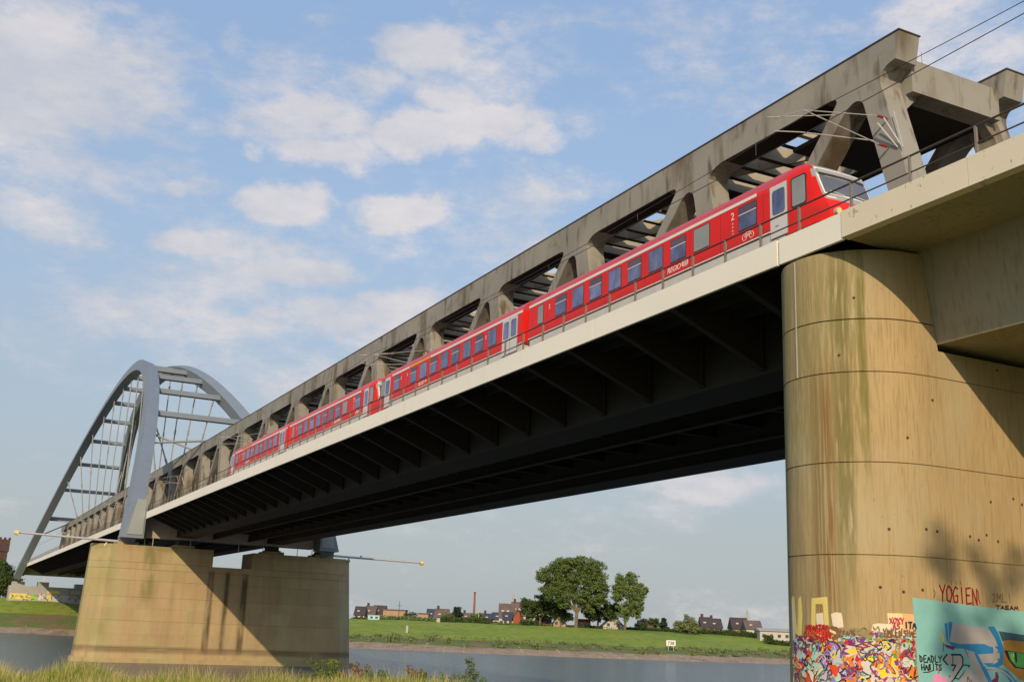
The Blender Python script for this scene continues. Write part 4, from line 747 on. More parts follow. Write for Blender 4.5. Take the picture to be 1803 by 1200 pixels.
def build_car(loc, label, A=True, parts_alt=None):
    """A: cab at the small-y end with bicycle bay; otherwise cab at the large-y end with first class stripe"""
    car = empty('rail_car', loc, label, 'train car', 'red train cars crossing the bridge'); Ln = 22.05
    def part(mb, name, m, smooth=False, parent=car): return mb.build(name, m, parent, smooth)
    ys, ye = (1.2, Ln) if A else (0, Ln-1.2)
    low = [(-1.42, 1.38), (-1.42, 3.1), (-1.385, 3.27), (1.385, 3.27), (1.42, 3.1), (1.42, 1.38)]
    top = [(-1.385, 3.27), (-1.31, 3.45), (-1.2, 3.62), (-.97, 3.84), (-.62, 4.0), (-.3, 4.08), (0, 4.1), (.3, 4.08), (.62, 4.0), (.97, 3.84), (1.2, 3.62), (1.31, 3.45), (1.385, 3.27)]
    part(MB().prism(low, 1, ys, ye), 'body', 'red'); o = part(MB().prism(top, 1, ys, ye), 'roof', 'roof'); smoothpart(o, 50); o.data.polygons.foreach_set('use_smooth', [True]*len(o.data.polygons))
    part(sidebox(ys, ye, 1.385, 1.43, 0, .006), 'sill_line', 'cream'); mb = MB().box(-1.38, 1.38, ys+.1, ye-.1, .98, 1.38); part(mb, 'skirt', 'skirt')
    mb = MB()
    for k in range(7): yy = 3.2+k*2.3; mb.box(-1.3, 1.3, yy, yy+1.6, .55, .98)
    part(mb, 'underfloor_gear', 'dark')
    mb = MB()
    for yc in (3.6, Ln-3.6):
        for dy in (-.95, .95):
            for xx in (-.85, .72): mb.tube((xx, yc+dy, .42), (xx+.13, yc+dy, .42), .42, 14)
        mb.box(-1.1, 1.1, yc-1.4, yc+1.4, .45, .75)
    part(mb, 'bogie', 'dark')
    def window(y0, y1, z0=1.98, z1=3.03, hopper=False, glass='glass'):
        f = part(sidebox(y0, y1, z0, z1, 0, .012), 'window', 'dark'); part(sidebox(y0+.035, y1-.035, z0+.035, z1-.035, .012, .02), 'pane', glass, parent=f)
        if hopper: part(sidebox(y0+.035, y1-.035, z1-.345, z1-.035, .0205, .023), 'upper_pane', 'glass2', parent=f); part(sidebox(y0+.03, y1-.03, z1-.38, z1-.345, .02, .034), 'hopper_bar', 'cream', parent=f)
    def door(y0, y1, leaves=1):
        f = part(sidebox(y0, y1, 1.08, 3.2, 0, .018), 'door', 'door'); w = (y1-y0)/leaves
        for k in range(leaves):
            a = y0+k*w+.14; b_ = y0+(k+1)*w-.14
            part(MB().add(*[(r_.V, r_.F) for r_ in (rounded(a, b_, 2.0, 3.0, .12, XS-.03, XS-.018),)][0]), 'door_window', 'glass', parent=f)
            part(MB().box(XS-.024, XS-.016, y0+k*w-.012, y0+k*w+.012, 1.08, 3.2), 'door_seal', 'dark', parent=f)
    def decal(me, y, z, off=.008, parent=car):
        o = link(me.name, me, parent); o.location = (XS-off, y, z); return o
    stripe = []
    if A:
        door(1.08, 2.08)
        for i, (a, b_) in enumerate([(2.88, 4.02), (5.92, 7.05), (7.6, 8.76), (9.32, 10.47), (11.05, 12.2), (12.76, 13.88), (14.5, 15.66), (16.21, 17.34), (17.93, 19.13)]): window(a, b_, hopper=i in (0, 2, 4, 6, 8) or i == 5 and False, glass='glassg' if i == 1 else 'glass')
        window(20.4, 21.02, glass='glassg'); stripe.append((2.9, Ln-.02))
        decal(text_me('class_number', '2', .46, 'cream'), 4.4, 2.62); decal(text_me('class_number', '2', .34, 'cream'), 19.75, 2.6)
        for k, z in enumerate((2.42, 2.28, 2.12, 1.98)): decal(text_me('notice_text', ('A', 'xi', 'h:', '==')[k], .12, 'cream'), 4.4, z)
        decal(text_me('route_lettering', 'REGIO', .345, 'cream', .25), 8.5, 1.57)
        lg = decal(text_me('logo_letters', 'DB', .21, 'cream'), 7.68, 1.65); y0, y1, z0, z1 = 7.47, 7.89, 1.59, 1.87
        mb = MB()
        for q in ((y0, y1, z0, z0+.035), (y0, y1, z1-.035, z1), (y0, y0+.035, z0, z1), (y1-.035, y1, z0, z1)): mb.box(XS-.012, XS-.001, *q)
        part(mb, 'logo_frame', 'cream')
        # bicycle sign below the first window
        mb = MB(); cy, cz = 3.45, 1.66
        def ring(yc, zc, r, w=.018):
            n = 18
            for i in range(n):
                a, b2 = 2*math.pi*i/n, 2*math.pi*(i+1)/n
                mb.beam((XS-.006, yc+r*math.cos(a), zc+r*math.sin(a)), (XS-.006, yc+r*math.cos(b2), zc+r*math.sin(b2)), .008, w*2)
        ring(cy-.22, cz, .13, .011); ring(cy+.22, cz, .13, .011)
        for a, b2 in (((.22, 0), (.10, .17)), ((.10, .17), (-.12, .17)), ((-.12, .17), (.0, .0)), ((0, 0), (.10, .17)), ((0, 0), (.22, 0)), ((-.12, .17), (-.22, 0)), ((-.12, .17), (-.09, .26)), ((-.03, .27), (-.16, .26)), ((.10, .17), (.12, .24)), ((.06, .25), (.18, .25))): mb.beam((XS-.006, cy+a[0], cz+a[1]), (XS-.006, cy+b2[0], cz+b2[1]), .008, .022)
        part(mb, 'bicycle_sign', 'cream')
        decal(text_me('door_lettering', 'abcd', .09, 'dark'), 1.7, 1.5, .022)
    else:
        door(.56, 2.42, 2)
        for i, (a, b_) in enumerate([(3.2, 4.35), (4.94, 6.08), (6.66, 7.84), (8.4, 9.52), (10.05, 11.24), (11.82, 12.96), (13.52, 14.7), (15.28, 16.4), (18.36, 19.42)]): window(a, b_, hopper=i in (1, 3, 5, 7, 8))
        door(20.16, 21.18); stripe.append((.02, 12.94)); part(sidebox(12.95, 16.7, 3.14, 3.275, 0, .012), 'first_class_stripe', 'yellow'); stripe.append((16.71, 19.9))
        decal(text_me('class_number', '2', .30, 'cream'), 4.64, 2.6); decal(text_me('class_number', '1', .34, 'cream'), 16.95, 2.6); decal(text_me('class_number', '2', .34, 'cream'), 18.1, 2.6)
        decal(text_me('route_lettering', 'REGIO', .34, 'cream', .25), 14.4, 1.56); decal(text_me('logo_letters', 'DB', .24, 'cream'), 13.6, 1.62)
    for a, b_ in stripe: part(sidebox(a, b_, 3.14, 3.275, 0, .012), 'light_stripe', 'cream')
    smx = MB().box(XS-.003, XS, -.009, .009, 1.44, 3.12).me('panel_seam', 'dark')
    for yy in ([2.5, 5.2, 7.33, 10.76, 14.2, 17.6, 19.95] if A else [2.9, 6.38, 9.8, 13.25, 16.9, 17.6, 19.8]): o = link('panel_seam', smx, car); o.location = (0, yy, 0)
    # cab end
    d = 1 if A else -1; y_ = (lambda v: v) if A else (lambda v: Ln-v)
    lv = [1.0, 1.38, 1.6, 1.86, 2.15, 2.5, 2.9, 3.27, 3.36, 3.42, 3.5, 3.62, 3.75, 3.84, 3.93, 4.0, 4.05, 4.08, 4.1]
    yf = lambda z: float(np.interp(z, [1.0, 1.38, 1.8, 2.15, 3.3, 3.42, 3.6, 3.85, 4.0, 4.1], [-1.05, -1.1, -.92, -.70, -.24, -.16, .12, .6, .9, 1.15]))
    cols_ = [-1, -.97, -.7, -.35, 0, .35, .7, .97, 1]; V = []; F = []
    for z in lv:
        w = wid(max(z, 1.38)); wf = w*.93
        V.append((-w, y_(1.2), z)); V.append((-w, y_(min(1.19, yf(z)+.5)), z)); V += [(c*wf, y_(min(1.18, yf(z)+.10*c*c+(.12 if abs(c) == 1 else 0))), z) for c in cols_]; V.append((w, y_(min(1.19, yf(z)+.5)), z)); V.append((w, y_(1.2), z))
    nc = len(cols_)+4
    for i in range(len(lv)-1):
        for j in range(nc-1): a = i*nc+j; f = (a, a+1, a+nc+1, a+nc); F.append(f if A else f[::-1])
    me = mesh('cab_front', V, F, 'red'); me.materials.append(M['cabgrey']); 
    for p in me.polygons:
        p.use_smooth = True; cc_ = sum((me.vertices[v].co for v in p.vertices), Vector())/len(p.vertices)
        if 1.86 < cc_.z < 3.62 and abs(cc_.x) < wid(cc_.z)*.93*.975: p.material_index = 1
    me.set_sharp_from_angle(angle=math.radians(40)); cab = link('cab_front', me, car)
    def front(x0, x1, z0, z1, off, m, name, par):
        nn = 4; V = []; F = []
        for i in range(nn+1):
            for z in (z0, z1): x = x0+(x1-x0)*i/nn; c = x/(wid(z)*.93); V.append((x, y_(yf(z)+.10*c*c-off), z))
        for i in range(nn): f = (2*i, 2*i+2, 2*i+3, 2*i+1); F.append(f if A else f[::-1])
        o = link(name, mesh(name, V, F, m), par); return o
    front(-1.2, 1.2, 2.12, 3.36, .015, 'cream', 'windscreen_surround', cab); ws = front(-1.13, 1.13, 2.19, 2.98, .03, 'wind', 'windscreen', cab); front(-1.12, 1.12, 3.02, 3.10, .03, 'dark', 'sun_visor', cab); front(-1.12, 1.12, 3.13, 3.30, .03, 'cabgrey', 'destination_box', cab); front(-1.18, -.75, 1.93, 2.0, .012, 'cream', 'unit_number', cab)
    part(MB().tube((-.3, y_(-.74), 2.18), (-1.0, y_(-.76), 2.22), .014, 5).tube((.9, y_(-.74), 2.18), (.2, y_(-.76), 2.24), .014, 5), 'wiper', 'cream', parent=ws)
    f = part(rounded(*( (.04, .88) if A else (Ln-.88, Ln-.04)), 1.95, 3.16, .1, XS-.012, XS), 'cab_window', 'dark'); part(rounded(*((.1, .82) if A else (Ln-.82, Ln-.1)), 2.0, 3.1, .08, XS-.02, XS-.012), 'pane', 'glassg', parent=f)
    for sx in (-1, 1):
        h = part(MB().tube((sx*.98, y_(-.9), 1.3), (sx*.98, y_(-1.16), 1.3), .15, 14), 'headlight', 'galv'); part(MB().tube((sx*.98, y_(-1.16), 1.3), (sx*.98, y_(-1.17), 1.3), .12, 14), 'lens', 'lampy', parent=h)
        part(MB().tube((sx*.87, y_(-1.2), 1.08), (sx*.87, y_(-1.75), 1.08), .09, 10).box(sx*.87-.24, sx*.87+.24, *sorted((y_(-1.75), y_(-1.82))), .93, 1.23), 'buffer', 'skirt')
    part(MB().box(-1.3, 1.3, *sorted((y_(-.6), y_(.9))), .75, 1.05), 'snow_plough', 'skirt')
    e0, e1 = sorted((y_(Ln), y_(Ln+.34))); part(MB().box(-.85, .85, e0, e1, 1.2, 3.4), 'gangway_bellows', 'dark')
    return car
X0, Z0 = 28.12, 13.8
build_car((X0, 29.4, Z0), 'leading red car with its windscreen end nearest the rounded pier', True)
build_car((X0, 52.2, Z0), 'second red car from the front, with double doors and a yellow roof stripe', False)
build_car((X0, 75.75, Z0), 'third red car, its cab facing the gap between the two coupled pairs', True)
build_car((X0, 98.55, Z0), 'last and farthest red car of the train, towards the arch', False)

# ------------------------------------------------------------------ overhead line
for i, yc in enumerate((31.3, 80.9, 130.6, 180.3, 230, 279.6, 329.3)):
    lab = ['overhead line arm with brown insulators on the truss end post above the leading cab', 'overhead line arm above the gap between the two pairs of cars', 'overhead line arm just beyond the last car', 'first overhead line arm past the near arch foot', 'overhead line arm mid-way under the arch', 'overhead line arm in the far half of the arch span', 'farthest overhead line arm near the abutment'][i]
    a = empty('catenary_arm', (32.98, yc, 19), lab, 'overhead line arm', 'overhead line arms on the truss')
    child(MB().tube((32.4, yc, 21.5), (28.1, yc-.3, 20.5), .02, 6).tube((32.4, yc, 20.2), (28.1, yc-.3, 20.5), .026, 6).tube((30.1, yc-.1, 20.9), (27.4, yc+1.1, 20.6), .016, 6).tube((32.2, yc+.1, 20.35), (28.3, yc+.2, 19.8), .026, 6).tube((28.3, yc+.2, 19.8), (27.6, yc+.9, 19.95), .022, 6).tube((28.1, yc-.3, 20.5), (27.75, yc+1.1, 20.62), .02, 6), 'bracket_tubes', 'galv', a)
    child(MB().beam((32.96, yc-.35, 21.7), (32.96, yc-.75, 19.9), .05, .06).beam((32.6, yc-.15, 21.4), (32.96, yc-.7, 20.0), .035, .05).beam((32.6, yc+.2, 21.3), (32.96, yc-.5, 20.0), .05, .06), 'post_frame', 'galv', a)
    for z in (21.5, 20.2):
        mb = MB()
        for k in range(6): mb.tube((32.4+.08*k, yc, z), (32.43+.08*k, yc, z), .065, 10)
        mb.tube((32.4, yc, z), (32.96, yc, z), .035, 8)
        child(mb, 'insulator', 'insul', a)
for z0_, sag, lab in ((20.45, .0, 'upper overhead carrying wire running out over the open deck'), (19.68, 0, 'lower overhead contact wire above the outer track')):
    mb = MB(); pts = []
    for k in range(-2, 9):
        ya = 31.3+49.65*(k-1); 
        for j in range(12): f = j/12; pts.append((28.12+.25*(1 if k % 2 else -1)*(1-2*f), ya+49.65*f, z0_-(1.0*4*f*(1-f)*(.55 if z0_ > 20 else .02))))
    for a, b_ in zip(pts[:-1], pts[1:]): mb.tube(a, b_, .017 if z0_ > 20 else .02, 4)
    if z0_ > 20:
        pass
    o = mb.build('overhead_wire', 'wire', label=lab, cat='wire', group='overhead wires')
mb = MB()
for yy in range(-20, 380, 9):
    f = ((yy-31.3) % 49.65)/49.65; mb.tube((28.12, yy, 19.68), (28.12, yy, 20.45-.55*4*f*(1-f)), .012, 4)
mb.build('wire_droppers', 'wire', label='short vertical droppers between the two overhead wires', cat='wire', kind='stuff')

# ------------------------------------------------------------------ far bank: houses, trees, signs. stations are given as (bearing, distance)
def bear(px, d):
    """point on the far bank at viewing bearing px (position across the view) and distance d"""
    v = Vector((RT[0][0]*(px-901.5)+RT[0][2]*1946.27, RT[1][0]*(px-901.5)+RT[1][2]*1946.27)); v += Vector((RT[0][1], RT[1][1]))*500
    k = d/1946.27; x, y = v.x*k, v.y*k; return x, y, ground_far(x, y)
S_ = 1/1946.27
def hpx(n, d): return n*d*S_
def house(px0, px1, d, hw, hr, wallm, roofm, label, gable=False, nwin=3, chim=1, cat='house', group=None, flat=False, rows=1, dep=9, zoff=0):
    x0, y0, z0 = bear(px0, d); x1, y1, z1 = bear(px1, d); c = Vector(((x0+x1)/2, (y0+y1)/2, min(z0, z1)+zoff)); w = math.hypot(x1-x0, y1-y0); ang = math.atan2(y1-y0, x1-x0)
    hw = hw*.72 if not flat else hw; hr = hr*(1.45 if cat == 'house' else 1)
    e = empty('house', c, label, cat, group); e.rotation_euler = (0, 0, ang)
    if cat != 'house': e.name = 'building'
    MB().box(-w/2, w/2, 0, dep, -2, hw).build('wall', wallm, e)
    if flat: MB().box(-w/2-.3, w/2+.3, -.3, dep+.3, hw, hw+.35).build('roof', roofm, e)
    elif gable:   # gable faces the river
        MB().prism([(-w/2, hw), (w/2, hw), (0, hw+hr)], 1, .02, dep-.02).build('gable_wall', wallm, e)
        MB().prism([(-w/2-.35, hw-.2), (0, hw+hr+.05), (w/2+.35, hw-.2), (w/2+.35, hw+.08), (0, hw+hr+.38), (-w/2-.35, hw+.08)], 1, -.4, dep+.4).build('roof', roofm, e)
    else:
        MB().prism([(-.5, hw-.05), (dep+.5, hw-.05), (dep/2, hw+hr)], 0, -w/2-.3, w/2+.3).build('roof', roofm, e)
    chim = chim if cat != 'house' or (px0 % 4 < 2) else 0
    for i in range(chim): xx = w*(-.3+.55*i); MB().box(xx-.45, xx+.45, dep*.45, dep*.45+.9, hw+hr*.3, hw+hr+1.1).build('chimney', 'brickd', e)
    for r_ in range(rows):
        for i in range(nwin):
            xx = -w/2+w*(i+.5)/nwin; zz = .9+2.7*r_
            if zz+1.2 > hw+(hr*.6 if gable else 0): continue
            f = MB().box(xx-.65, xx+.65, -.06, .0, zz, zz+1.25).build('window', 'wallw', e); MB().box(xx-.53, xx+.53, -.09, -.06, zz+.12, zz+1.13).build('pane', 'pane', f)
    if not gable and not flat and hr > 2.5:
        for i in range(max(1, nwin-1)):
            xx = -w/2+w*(i+.7)/nwin; f_ = .5; yy = -.5+(dep/2+.5)*f_; zz = hw+hr*f_
            MB().box(xx-.5, xx+.5, yy-.35, yy+.2, zz-.55, zz+.15).build('skylight', 'wallw', e)
    return e
D1 = 400
HS = [
 ((622, 640), 430, 3.0, 2.4, 'wallw', 'tile', 'small white walled house with dark roof right beside the river pier'), ((640, 658), 435, 3.2, 2.6, 'wallw', 'tile2', 'dark roofed house second from the river pier'), ((655, 676), 440, 3.4, 2.8, 'wallg', 'tile', 'wide dark roofed house third from the river pier, behind the pale blue cabin'),
 ((750, 770), 440, 3.0, 2.6, 'wallw', 'slate', 'low white house with blue roof right of the flat buff building'), ((764, 788), 425, 2.6, 2.8, 'brickb', 'tile2', 'brown roofed house left of the conifer'), ((812, 832), 440, 3.2, 1.8, 'wallg', 'tile2', 'low brown roofed house behind the brick chimney'),
 ((848, 872), 440, 3.0, 2.0, 'wallw', 'slate', 'blue roofed white house right of the small round tree'), ((866, 890), 430, 3.6, 2.0, 'wallw', 'slate', 'white house with blue roof beside the purple bush'), ((1236, 1254), 400, 2.2, 2.6, 'brickb', 'tile', 'dark roofed house right of the willow'), ((1252, 1272), 405, 2.0, 2.5, 'wallg', 'tile', 'dark roofed house second right of the willow'),
 ((1290, 1318), 410, 2.0, 2.9, 'brickb', 'tile', 'large dark roofed house below the lattice pylon'), ((1314, 1342), 400, 2.0, 2.2, 'wallw', 'tile2', 'brown roofed house between the pylon and the white hall')]
for (a, b_), d, hw, hr, wm_, rm_, lab in HS: house(a, b_, d, hw, hr, wm_, rm_, lab, nwin=2, group='houses behind the far dyke')
house(673, 712, 410, 4.3, .3, 'brickb', 'tile2', 'flat roofed buff brick building with a dark window behind the hedge', flat=True, nwin=2, chim=0, cat='building'); house(735, 753, 412, 3.4, .3, 'brickb', 'tile2', 'small flat roofed buff annexe right of the round bush', flat=True, nwin=1, chim=0, cat='building')
house(878, 905, 404, 4.4, 3.6, 'wallw', 'tile2', 'tall cream terrace house with balconies stepping up to the left of the brick gable', nwin=3, chim=1, rows=2); house(900, 925, 420, 6.0, 3.6, 'wallw', 'tile2', 'upper brown roofed terrace house rising behind the brick gable', nwin=3, chim=2, rows=2); house(922, 942, 428, 6.6, 3.6, 'wallg', 'tile2', 'topmost brown roofed terrace house beside the dark trees', nwin=2, chim=1, rows=2)
e = house(903, 920, 392, 4.2, 1.9, 'brick', 'tile', 'bright red brick gable house at the foot of the terrace', gable=True, nwin=0, chim=0)
house(885, 903, 394, 3.2, 2.0, 'wallw', 'slate', 'low terrace wing with white balcony left of the brick gable', nwin=2, chim=0)
house(944, 970, 386, 2.4, 1.6, 'brick', 'tile2', 'low red brick house under the dark trees', nwin=2, chim=0); house(974, 996, 380, 1.7, 2.2, 'brickb', 'tile', 'gabled brick house with pale barge boards left of the poplar trunk', gable=True, nwin=2, chim=0)
house(1020, 1040, 384, 3.0, .4, 'brick', 'slate', 'two storey red house with white balcony right of the poplar trunk', flat=True, nwin=3, chim=0, rows=1); house(1062, 1098, 380, 1.6, 2.2, 'wallw', 'slate', 'pale white house with bluish roof between the two tall trees', gable=True, nwin=2, chim=0); house(1126, 1150, 385, 1.3, 1.8, 'wallg', 'tile2', 'low grey house right of the second tall tree', nwin=2, chim=0)
house(1338, 1392, 372, 4.2, 1.0, 'wallw', 'wallg', 'long white low hall beside the rounded pier', nwin=4, chim=0, cat='hall', zoff=.6)
x, y, z = bear(657, 372); cb = empty('site_cabin', (x, y, z), 'pale blue cabin standing in the grass near the river pier', 'cabin'); cb.rotation_euler = (0, 0, -.3); MB().box(-1.9, 1.9, 0, 2.4, -.3, 1.35).build('wall', 'cont', cb); MB().box(-2, 2, -.1, 2.5, 1.35, 1.5).build('roof', 'wallw', cb); MB().box(-1.2, -.3, -.04, 0, .4, 1.0).build('window', 'pane', cb); MB().box(.5, 1.4, -.04, 0, .4, 1.0).build('window', 'pane', cb)
x, y, z = bear(833.5, 460); cs = empty('factory_chimney', (x, y, z), 'tall slim red brick chimney left of the terrace houses', 'chimney'); MB().tube((0, 0, -1), (0, 0, hpx(56, 460)), .55, 14, .40).build('stack', 'brick', cs); MB().tube((0, 0, hpx(56, 460)), (0, 0, hpx(58, 460)), .48, 14, .48).build('crown', 'brickd', cs)
def pole(px, d, h, label, mname='rail', r=.14, cat='pole', name='pole', arms=0):
    x, y, z = bear(px, d); e = empty(name, (x, y, z), label, cat); MB().tube((0, 0, -.5), (0, 0, h), r, 6, r*.6).build('shaft', mname, e)
    if arms: MB().box(-.9, .9, -.06, .06, h*.78, h*.78+.12).build('crossarm', mname, e)
    return e
pole(701, 392, hpx(36, 392), 'thin dark pole standing in front of the flat buff building', arms=1, r=.13); pole(842, 385, hpx(30, 385), 'thin pale pole in front of the small round tree', 'galv', r=.12)
def pylon(px, d, h, label):
    x, y, z = bear(px, d); e = empty('lattice_pylon', (x, y, z), label, 'pylon'); mb = MB(); w = h*.11
    for sx, sy in ((-1, -1), (1, -1), (1, 1), (-1, 1)): mb.beam((sx*w, sy*w, 0), (sx*w*.12, sy*w*.12, h), .22, .22)
    for k in range(7): a, b_ = k/7, (k+1)/7; wa, wb = w*(1-a*.88), w*(1-b_*.88); mb.beam((-wa, -wa, h*a), (wb, -wb, h*b_), .15, .15).beam((wa, -wa, h*a), (-wb, -wb, h*b_), .15, .15)
    mb.build('mast', 'galv', e); MB().beam((-h*.2, 0, h*.72), (h*.2, 0, h*.72), .2, .25).beam((-h*.14, 0, h*.86), (h*.14, 0, h*.86), .2, .25).build('crossarm', 'galv', e)
pylon(1316, 640, hpx(44, 640), 'grey lattice pylon rising behind the dark roofed houses near the pier'); pylon(903, 620, hpx(56, 620), 'faint lattice mast behind the terrace houses left of the big poplar'); pylon(66, 620, hpx(52, 620), 'distant lattice pylon seen under the arch at the far left')
# kilometre board and marker post on the dyke slope
x, y, z = bear(1181.5, 312); kb = empty('kilometre_board', (x, y, z), 'white river kilometre board reading 738 on two legs', 'sign'); kb.rotation_euler = (0, 0, math.atan2(RT[1][0], RT[0][0]))
MB().box(-1.3, 1.3, -.04, .04, 1.35, 2.85).build('board', 'cream', kb)
for sx in (-.75, .75): MB().box(sx-.07, sx+.07, -.05+.1, .05+.1, -.8, 1.7).build('leg', 'wallw', kb)
cu = bpy.data.curves.new('number', 'FONT'); cu.body = '738'; cu.size = 1.25; cu.align_x = 'CENTER'; cu.extrude = .01; cu.offset = .02
o = bpy.data.objects.new('number', cu); COL.objects.link(o); bpy.context.view_layer.update(); me = bpy.data.meshes.new_from_object(o.evaluated_get(bpy.context.evaluated_depsgraph_get())); bpy.data.objects.remove(o)
me.transform(Matrix.Translation((0, -.06, 1.65)) @ Matrix.Rotation(math.pi/2, 4, 'X')); me.materials.clear(); me.materials.append(M['pane']); link('number', me, kb)
x, y, z = bear(717, 322); mk = empty('marker_post', (x, y, z), 'short white marker post on the grass slope right of the river pier', 'marker post'); MB().box(-.28, .28, -.1, .1, 0, 2.0).build('post', 'wallw', mk); MB().box(-.3, .3, -.12, .12, 2.0, 2.06).build('cap', 'wallg', mk)
x, y, z = bear(771, 362); bx = empty('switch_box', (x, y, z), 'small white cabinet on the dyke crest in front of the brown roofed house', 'cabinet'); MB().box(-.5, .5, -.3, .3, -.2, 1.2).build('cabinet', 'wallw', bx); MB().box(-.55, .55, -.35, .35, 1.2, 1.27).build('lid', 'wallg', bx)
# old brick bridge tower at the left edge
x, y, z = bear(-27, 470); tw = empty('brick_tower', (x, y, z), 'dark red brick tower cut off by the left edge of the view', 'tower'); h = hpx(112, 470)
MB().box(-4.6, 4.6, 0, 9, -2, h*.78).build('shaft', 'brickd', tw); MB().box(-5.0, 5.0, -.4, 9.4, h*.78, h*.97).build('upper_storey', 'brickd', tw)
mb = MB()
for k in range(6): mb.box(-5.1+k*1.85, -4.1+k*1.85, -.5, .5, h*.97, h)
mb.build('battlements', 'brickd', tw)
for zz in (.3, .5, .82): f = MB().box(2.4, 3.4, -.05 if zz < .8 else -.45, 0, h*zz, h*(zz+.07)).build('window', 'pane', tw)

# trees
def tree(px, d, hcrown, label, leaf, blobs, size, trunkh, tr=.5, name='tree', cat='tree', group=None, dens=1.0, seed=0, limbs=5, zb=0):
    """blobs are (sideways, height, radius x, radius z) in pixels of the view at distance d above the foot"""
    x, y, z = bear(px, d); e = empty(name, (x, y, z+zb), label, cat, group); k = d*S_; r = random.Random(seed); ex = Vector((RT[0][0], RT[1][0], 0)).normalized()
    cl = []; fine = []
    for (u, v, ru, rv) in blobs:
        c = ex*(u*k); ru *= k; rv *= k; n = max(14, int(ru*rv*2.6))
        for i in range(n):
            a, b2 = r.uniform(0, 6.28), r.uniform(-1, 1); q = r.random()**.4; sx = math.sqrt(1-b2*b2)
            p = (c.x+ru*q*sx*math.cos(a), c.y+ru*q*sx*math.sin(a), v*k+rv*q*b2); s = r.uniform(.15, .38)*min(ru, rv)+.45
            cl.append((*p, s*1.2, s*1.2, s*.8, 52*dens*(s+.2)))
    link('crown', leafcloud('crown', cl, size*.92, leaf, seed), e)
    mb = MB(); mb.tube((0, 0, -.6), (ex.x*.2, ex.y*.2, trunkh), tr, 9, tr*.75)
    for i in range(limbs):
        bl = r.choice(blobs); q = ex*(bl[0]*k); tip = (q.x*.85, q.y+r.uniform(-1.5, 1.5), max(trunkh+1, (bl[1]+.2*bl[3])*k)); mid = (tip[0]*.4+r.uniform(-.4, .4), tip[1]*.4, trunkh+(tip[2]-trunkh)*.45)
        mb.tube((ex.x*.2, ex.y*.2, trunkh*.8), mid, tr*.5, 7, tr*.32); mb.tube(mid, tip, tr*.32, 6, tr*.08)
    mb.build('trunk', 'bark', e)
    return e
tree(1014, 372, 0, 'largest tree, a broad poplar with a forked pale trunk on the dyke', 'leafA', [(-20, 66, 24, 18), (14, 52, 22, 14), (-46, 60, 18, 14), (-48, 88, 22, 15), (-30, 104, 24, 16), (-8, 112, 22, 13), (14, 108, 24, 15), (36, 96, 16, 18), (-52, 70, 14, 12), (-30, 78, 20, 16), (-4, 90, 24, 14), (22, 84, 24, 18), (42, 76, 12, 14), (-38, 56, 14, 12), (30, 62, 20, 11), (36, 46, 16, 10), (-22, 44, 12, 12), (46, 60, 14, 16), (22, 34, 12, 8)], .36, 6, .65, name='poplar_tree', seed=2, limbs=11, dens=1.15)
tree(1100, 372, 0, 'second tallest tree, upright with ragged edges, right of the big poplar', 'leafA', [(0, 92, 14, 10), (12, 84, 14, 12), (-12, 80, 10, 12), (22, 72, 14, 11), (4, 66, 20, 12), (-12, 56, 11, 11), (20, 52, 15, 13), (2, 40, 16, 11), (18, 30, 14, 9), (36, 68, 5, 6), (-4, 24, 12, 8), (28, 40, 9, 11), (-16, 68, 9, 9)], .36, 4, .5, name='poplar_tree', seed=4, limbs=7, dens=1.1)
tree(950, 384, 0, 'broad dark green tree left of the big poplar trunk, over the brick houses', 'leafB', [(-20, 36, 20, 13), (4, 40, 24, 16), (26, 30, 18, 14), (0, 24, 34, 10)], .42, 3.5, .4, name='broadleaf_tree', seed=6)
tree(987, 380, 0, 'mid green tree directly left of the poplar trunk', 'leafB', [(-2, 42, 14, 14), (0, 28, 16, 12), (8, 18, 12, 8)], .4, 3, .35, name='broadleaf_tree', seed=7)
tree(1052, 382, 0, 'dark spreading tree right of the big poplar trunk', 'leafB', [(-14, 38, 18, 14), (12, 34, 22, 15), (28, 26, 14, 12), (0, 22, 30, 9)], .42, 3.2, .4, name='broadleaf_tree', seed=8)
tree(1208, 372, 0, 'pale green willow between the kilometre board and the dark roofs', 'leafC', [(-12, 14, 13, 10), (2, 20, 13, 11), (14, 12, 12, 10), (-2, 10, 22, 8)], .38, 1.5, .3, name='willow_tree', seed=9)
tree(1148, 388, 0, 'low rounded green tree right of the second tall tree', 'leafB', [(-6, 12, 14, 9), (8, 14, 14, 8)], .38, 1.5, .25, name='broadleaf_tree', seed=10)
tree(1169, 392, 0, 'small pointed conifer left of the willow', 'leafD', [(0, 6, 7, 5), (0, 12, 5, 5), (0, 18, 2.5, 4)], .3, 1, .2, name='conifer_tree', seed=11)
tree(804, 400, 0, 'dark conifer between two paler trees left of the brick chimney', 'leafD', [(0, 8, 14, 7), (0, 17, 10, 6), (0, 25, 5, 5)], .35, 1, .3, name='conifer_tree', seed=12)
tree(786, 398, 0, 'pale green tree left of the dark conifer', 'leafC', [(0, 10, 12, 9), (2, 15, 8, 6)], .35, 1, .25, name='broadleaf_tree', seed=13)
tree(841, 396, 0, 'round olive green tree in front of the brick chimney', 'leafA', [(0, 11, 13, 10), (-3, 17, 9, 6)], .35, 1, .25, name='broadleaf_tree', seed=14)
tree(722, 402, 0, 'round clipped green bush breaking the flat buff building', 'leafB', [(0, 9, 15, 8)], .35, 1, .25, name='bush', cat='bush', seed=15)
tree(868, 390, 0, 'dark purple leaved bush left of the cream terrace', 'leafE', [(0, 5, 9, 6)], .3, .5, .15, name='bush', cat='bush', seed=16)
tree(1353, 366, 0, 'dark round bush before the long white hall', 'leafB', [(0, 6, 9, 7)], .32, .5, .2, name='bush', cat='bush', seed=17)
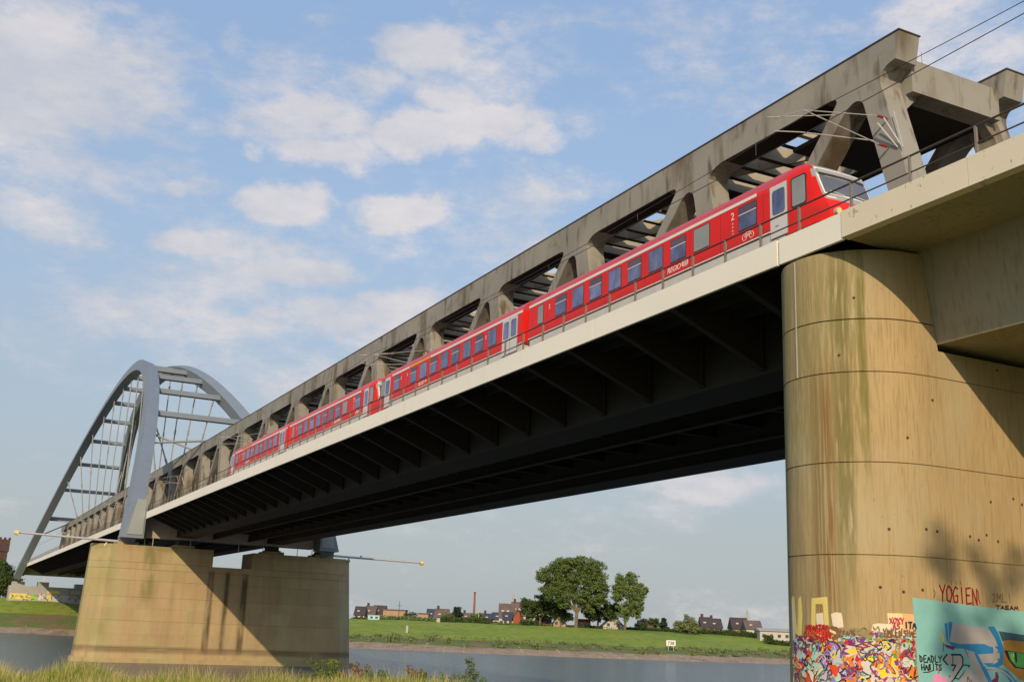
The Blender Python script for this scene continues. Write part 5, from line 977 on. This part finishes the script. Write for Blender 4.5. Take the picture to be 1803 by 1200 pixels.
tree(935, 378, 0, 'rounded green bush below the dark tree and beside the brick gable', 'leafB', [(-6, 6, 14, 7), (8, 5, 12, 6)], .34, .5, .2, name='bush', cat='bush', seed=18)
tree(1132, 380, 0, 'low green bush at the foot of the second tall tree', 'leafB', [(0, 6, 14, 6)], .34, .5, .2, name='bush', cat='bush', seed=19)
tree(5, 440, 0, 'dark green tree behind the left end of the abutment wall', 'leafB', [(-4, 30, 22, 22), (10, 18, 14, 16), (-20, 50, 16, 20), (4, 44, 12, 12), (14, 8, 12, 10)], .5, 3, .4, name='broadleaf_tree', seed=20)
bt = empty('poplar_tree', (-.5, -26.0, -3.3), 'tall poplar on the near bank behind the viewpoint, shading the foot of the rounded pier', 'tree')
rt = random.Random(3); cl = []
for (cx_, cz, rx_, rz_, n_) in ((-1.0, 29.4, .95, 3.6, 26), (1.35, 28.8, 1.0, 3.6, 26), (3.6, 26.5, 1.3, 3.2, 26), (1.0, 23, 3.0, 4.5, 70), (1.2, 16, 3.4, 5, 80)):
    for i in range(n_): a, q = rt.uniform(0, 6.28), rt.random()**.5; cl.append((cx_+rx_*q*math.cos(a), rt.uniform(-1.6, 1.6), cz+rz_*rt.uniform(-1, 1), .55, .55, .6, 85))
link('crown', leafcloud('crown', cl, .13, 'leafA', 77), bt); mb = MB().tube((1, 0, -.4), (1, 0, 17), .42, 10, .2).tube((1, 0, 14), (-1, 0, 29), .16, 7, .04).tube((1, 0, 15), (1.4, 0, 28), .16, 7, .04); mb.build('trunk', 'bark', bt)
def hedge(a, b_, d, h, label, leaf, seed):
    cl = []; n = int((b_-a)/2.2)
    for i in range(n): x, y, z = bear(a+(b_-a)*i/n, d); cl.append((x, y, z+h*.45, 1.1, 1.1, h*.55, 60))
    o = link('hedge', leafcloud('hedge', cl, .34, leaf, seed), None, label, 'hedge')
hedge(664, 775, 384, 2.1, 'trimmed green hedge in front of the flat buff building', 'leafA', 30); hedge(778, 862, 378, 2.4, 'taller dark hedge in front of the conifer and chimney', 'leafB', 31); hedge(1350, 1400, 362, 1.6, 'low hedge at the foot of the white hall', 'leafB', 32); hedge(622, 668, 392, 1.2, 'low dark hedge at the foot of the white houses beside the river pier', 'leafB', 34); hedge(1000, 1230, 381, 1.0, 'long low hedge along the dyke crest under the two tall trees', 'leafB', 35); hedge(862, 1000, 384, 1.1, 'low hedge in front of the brick houses', 'leafA', 36); hedge(1225, 1350, 378, 2.0, 'low dark hedge before the dark roofed houses right of the willow', 'leafB', 33)
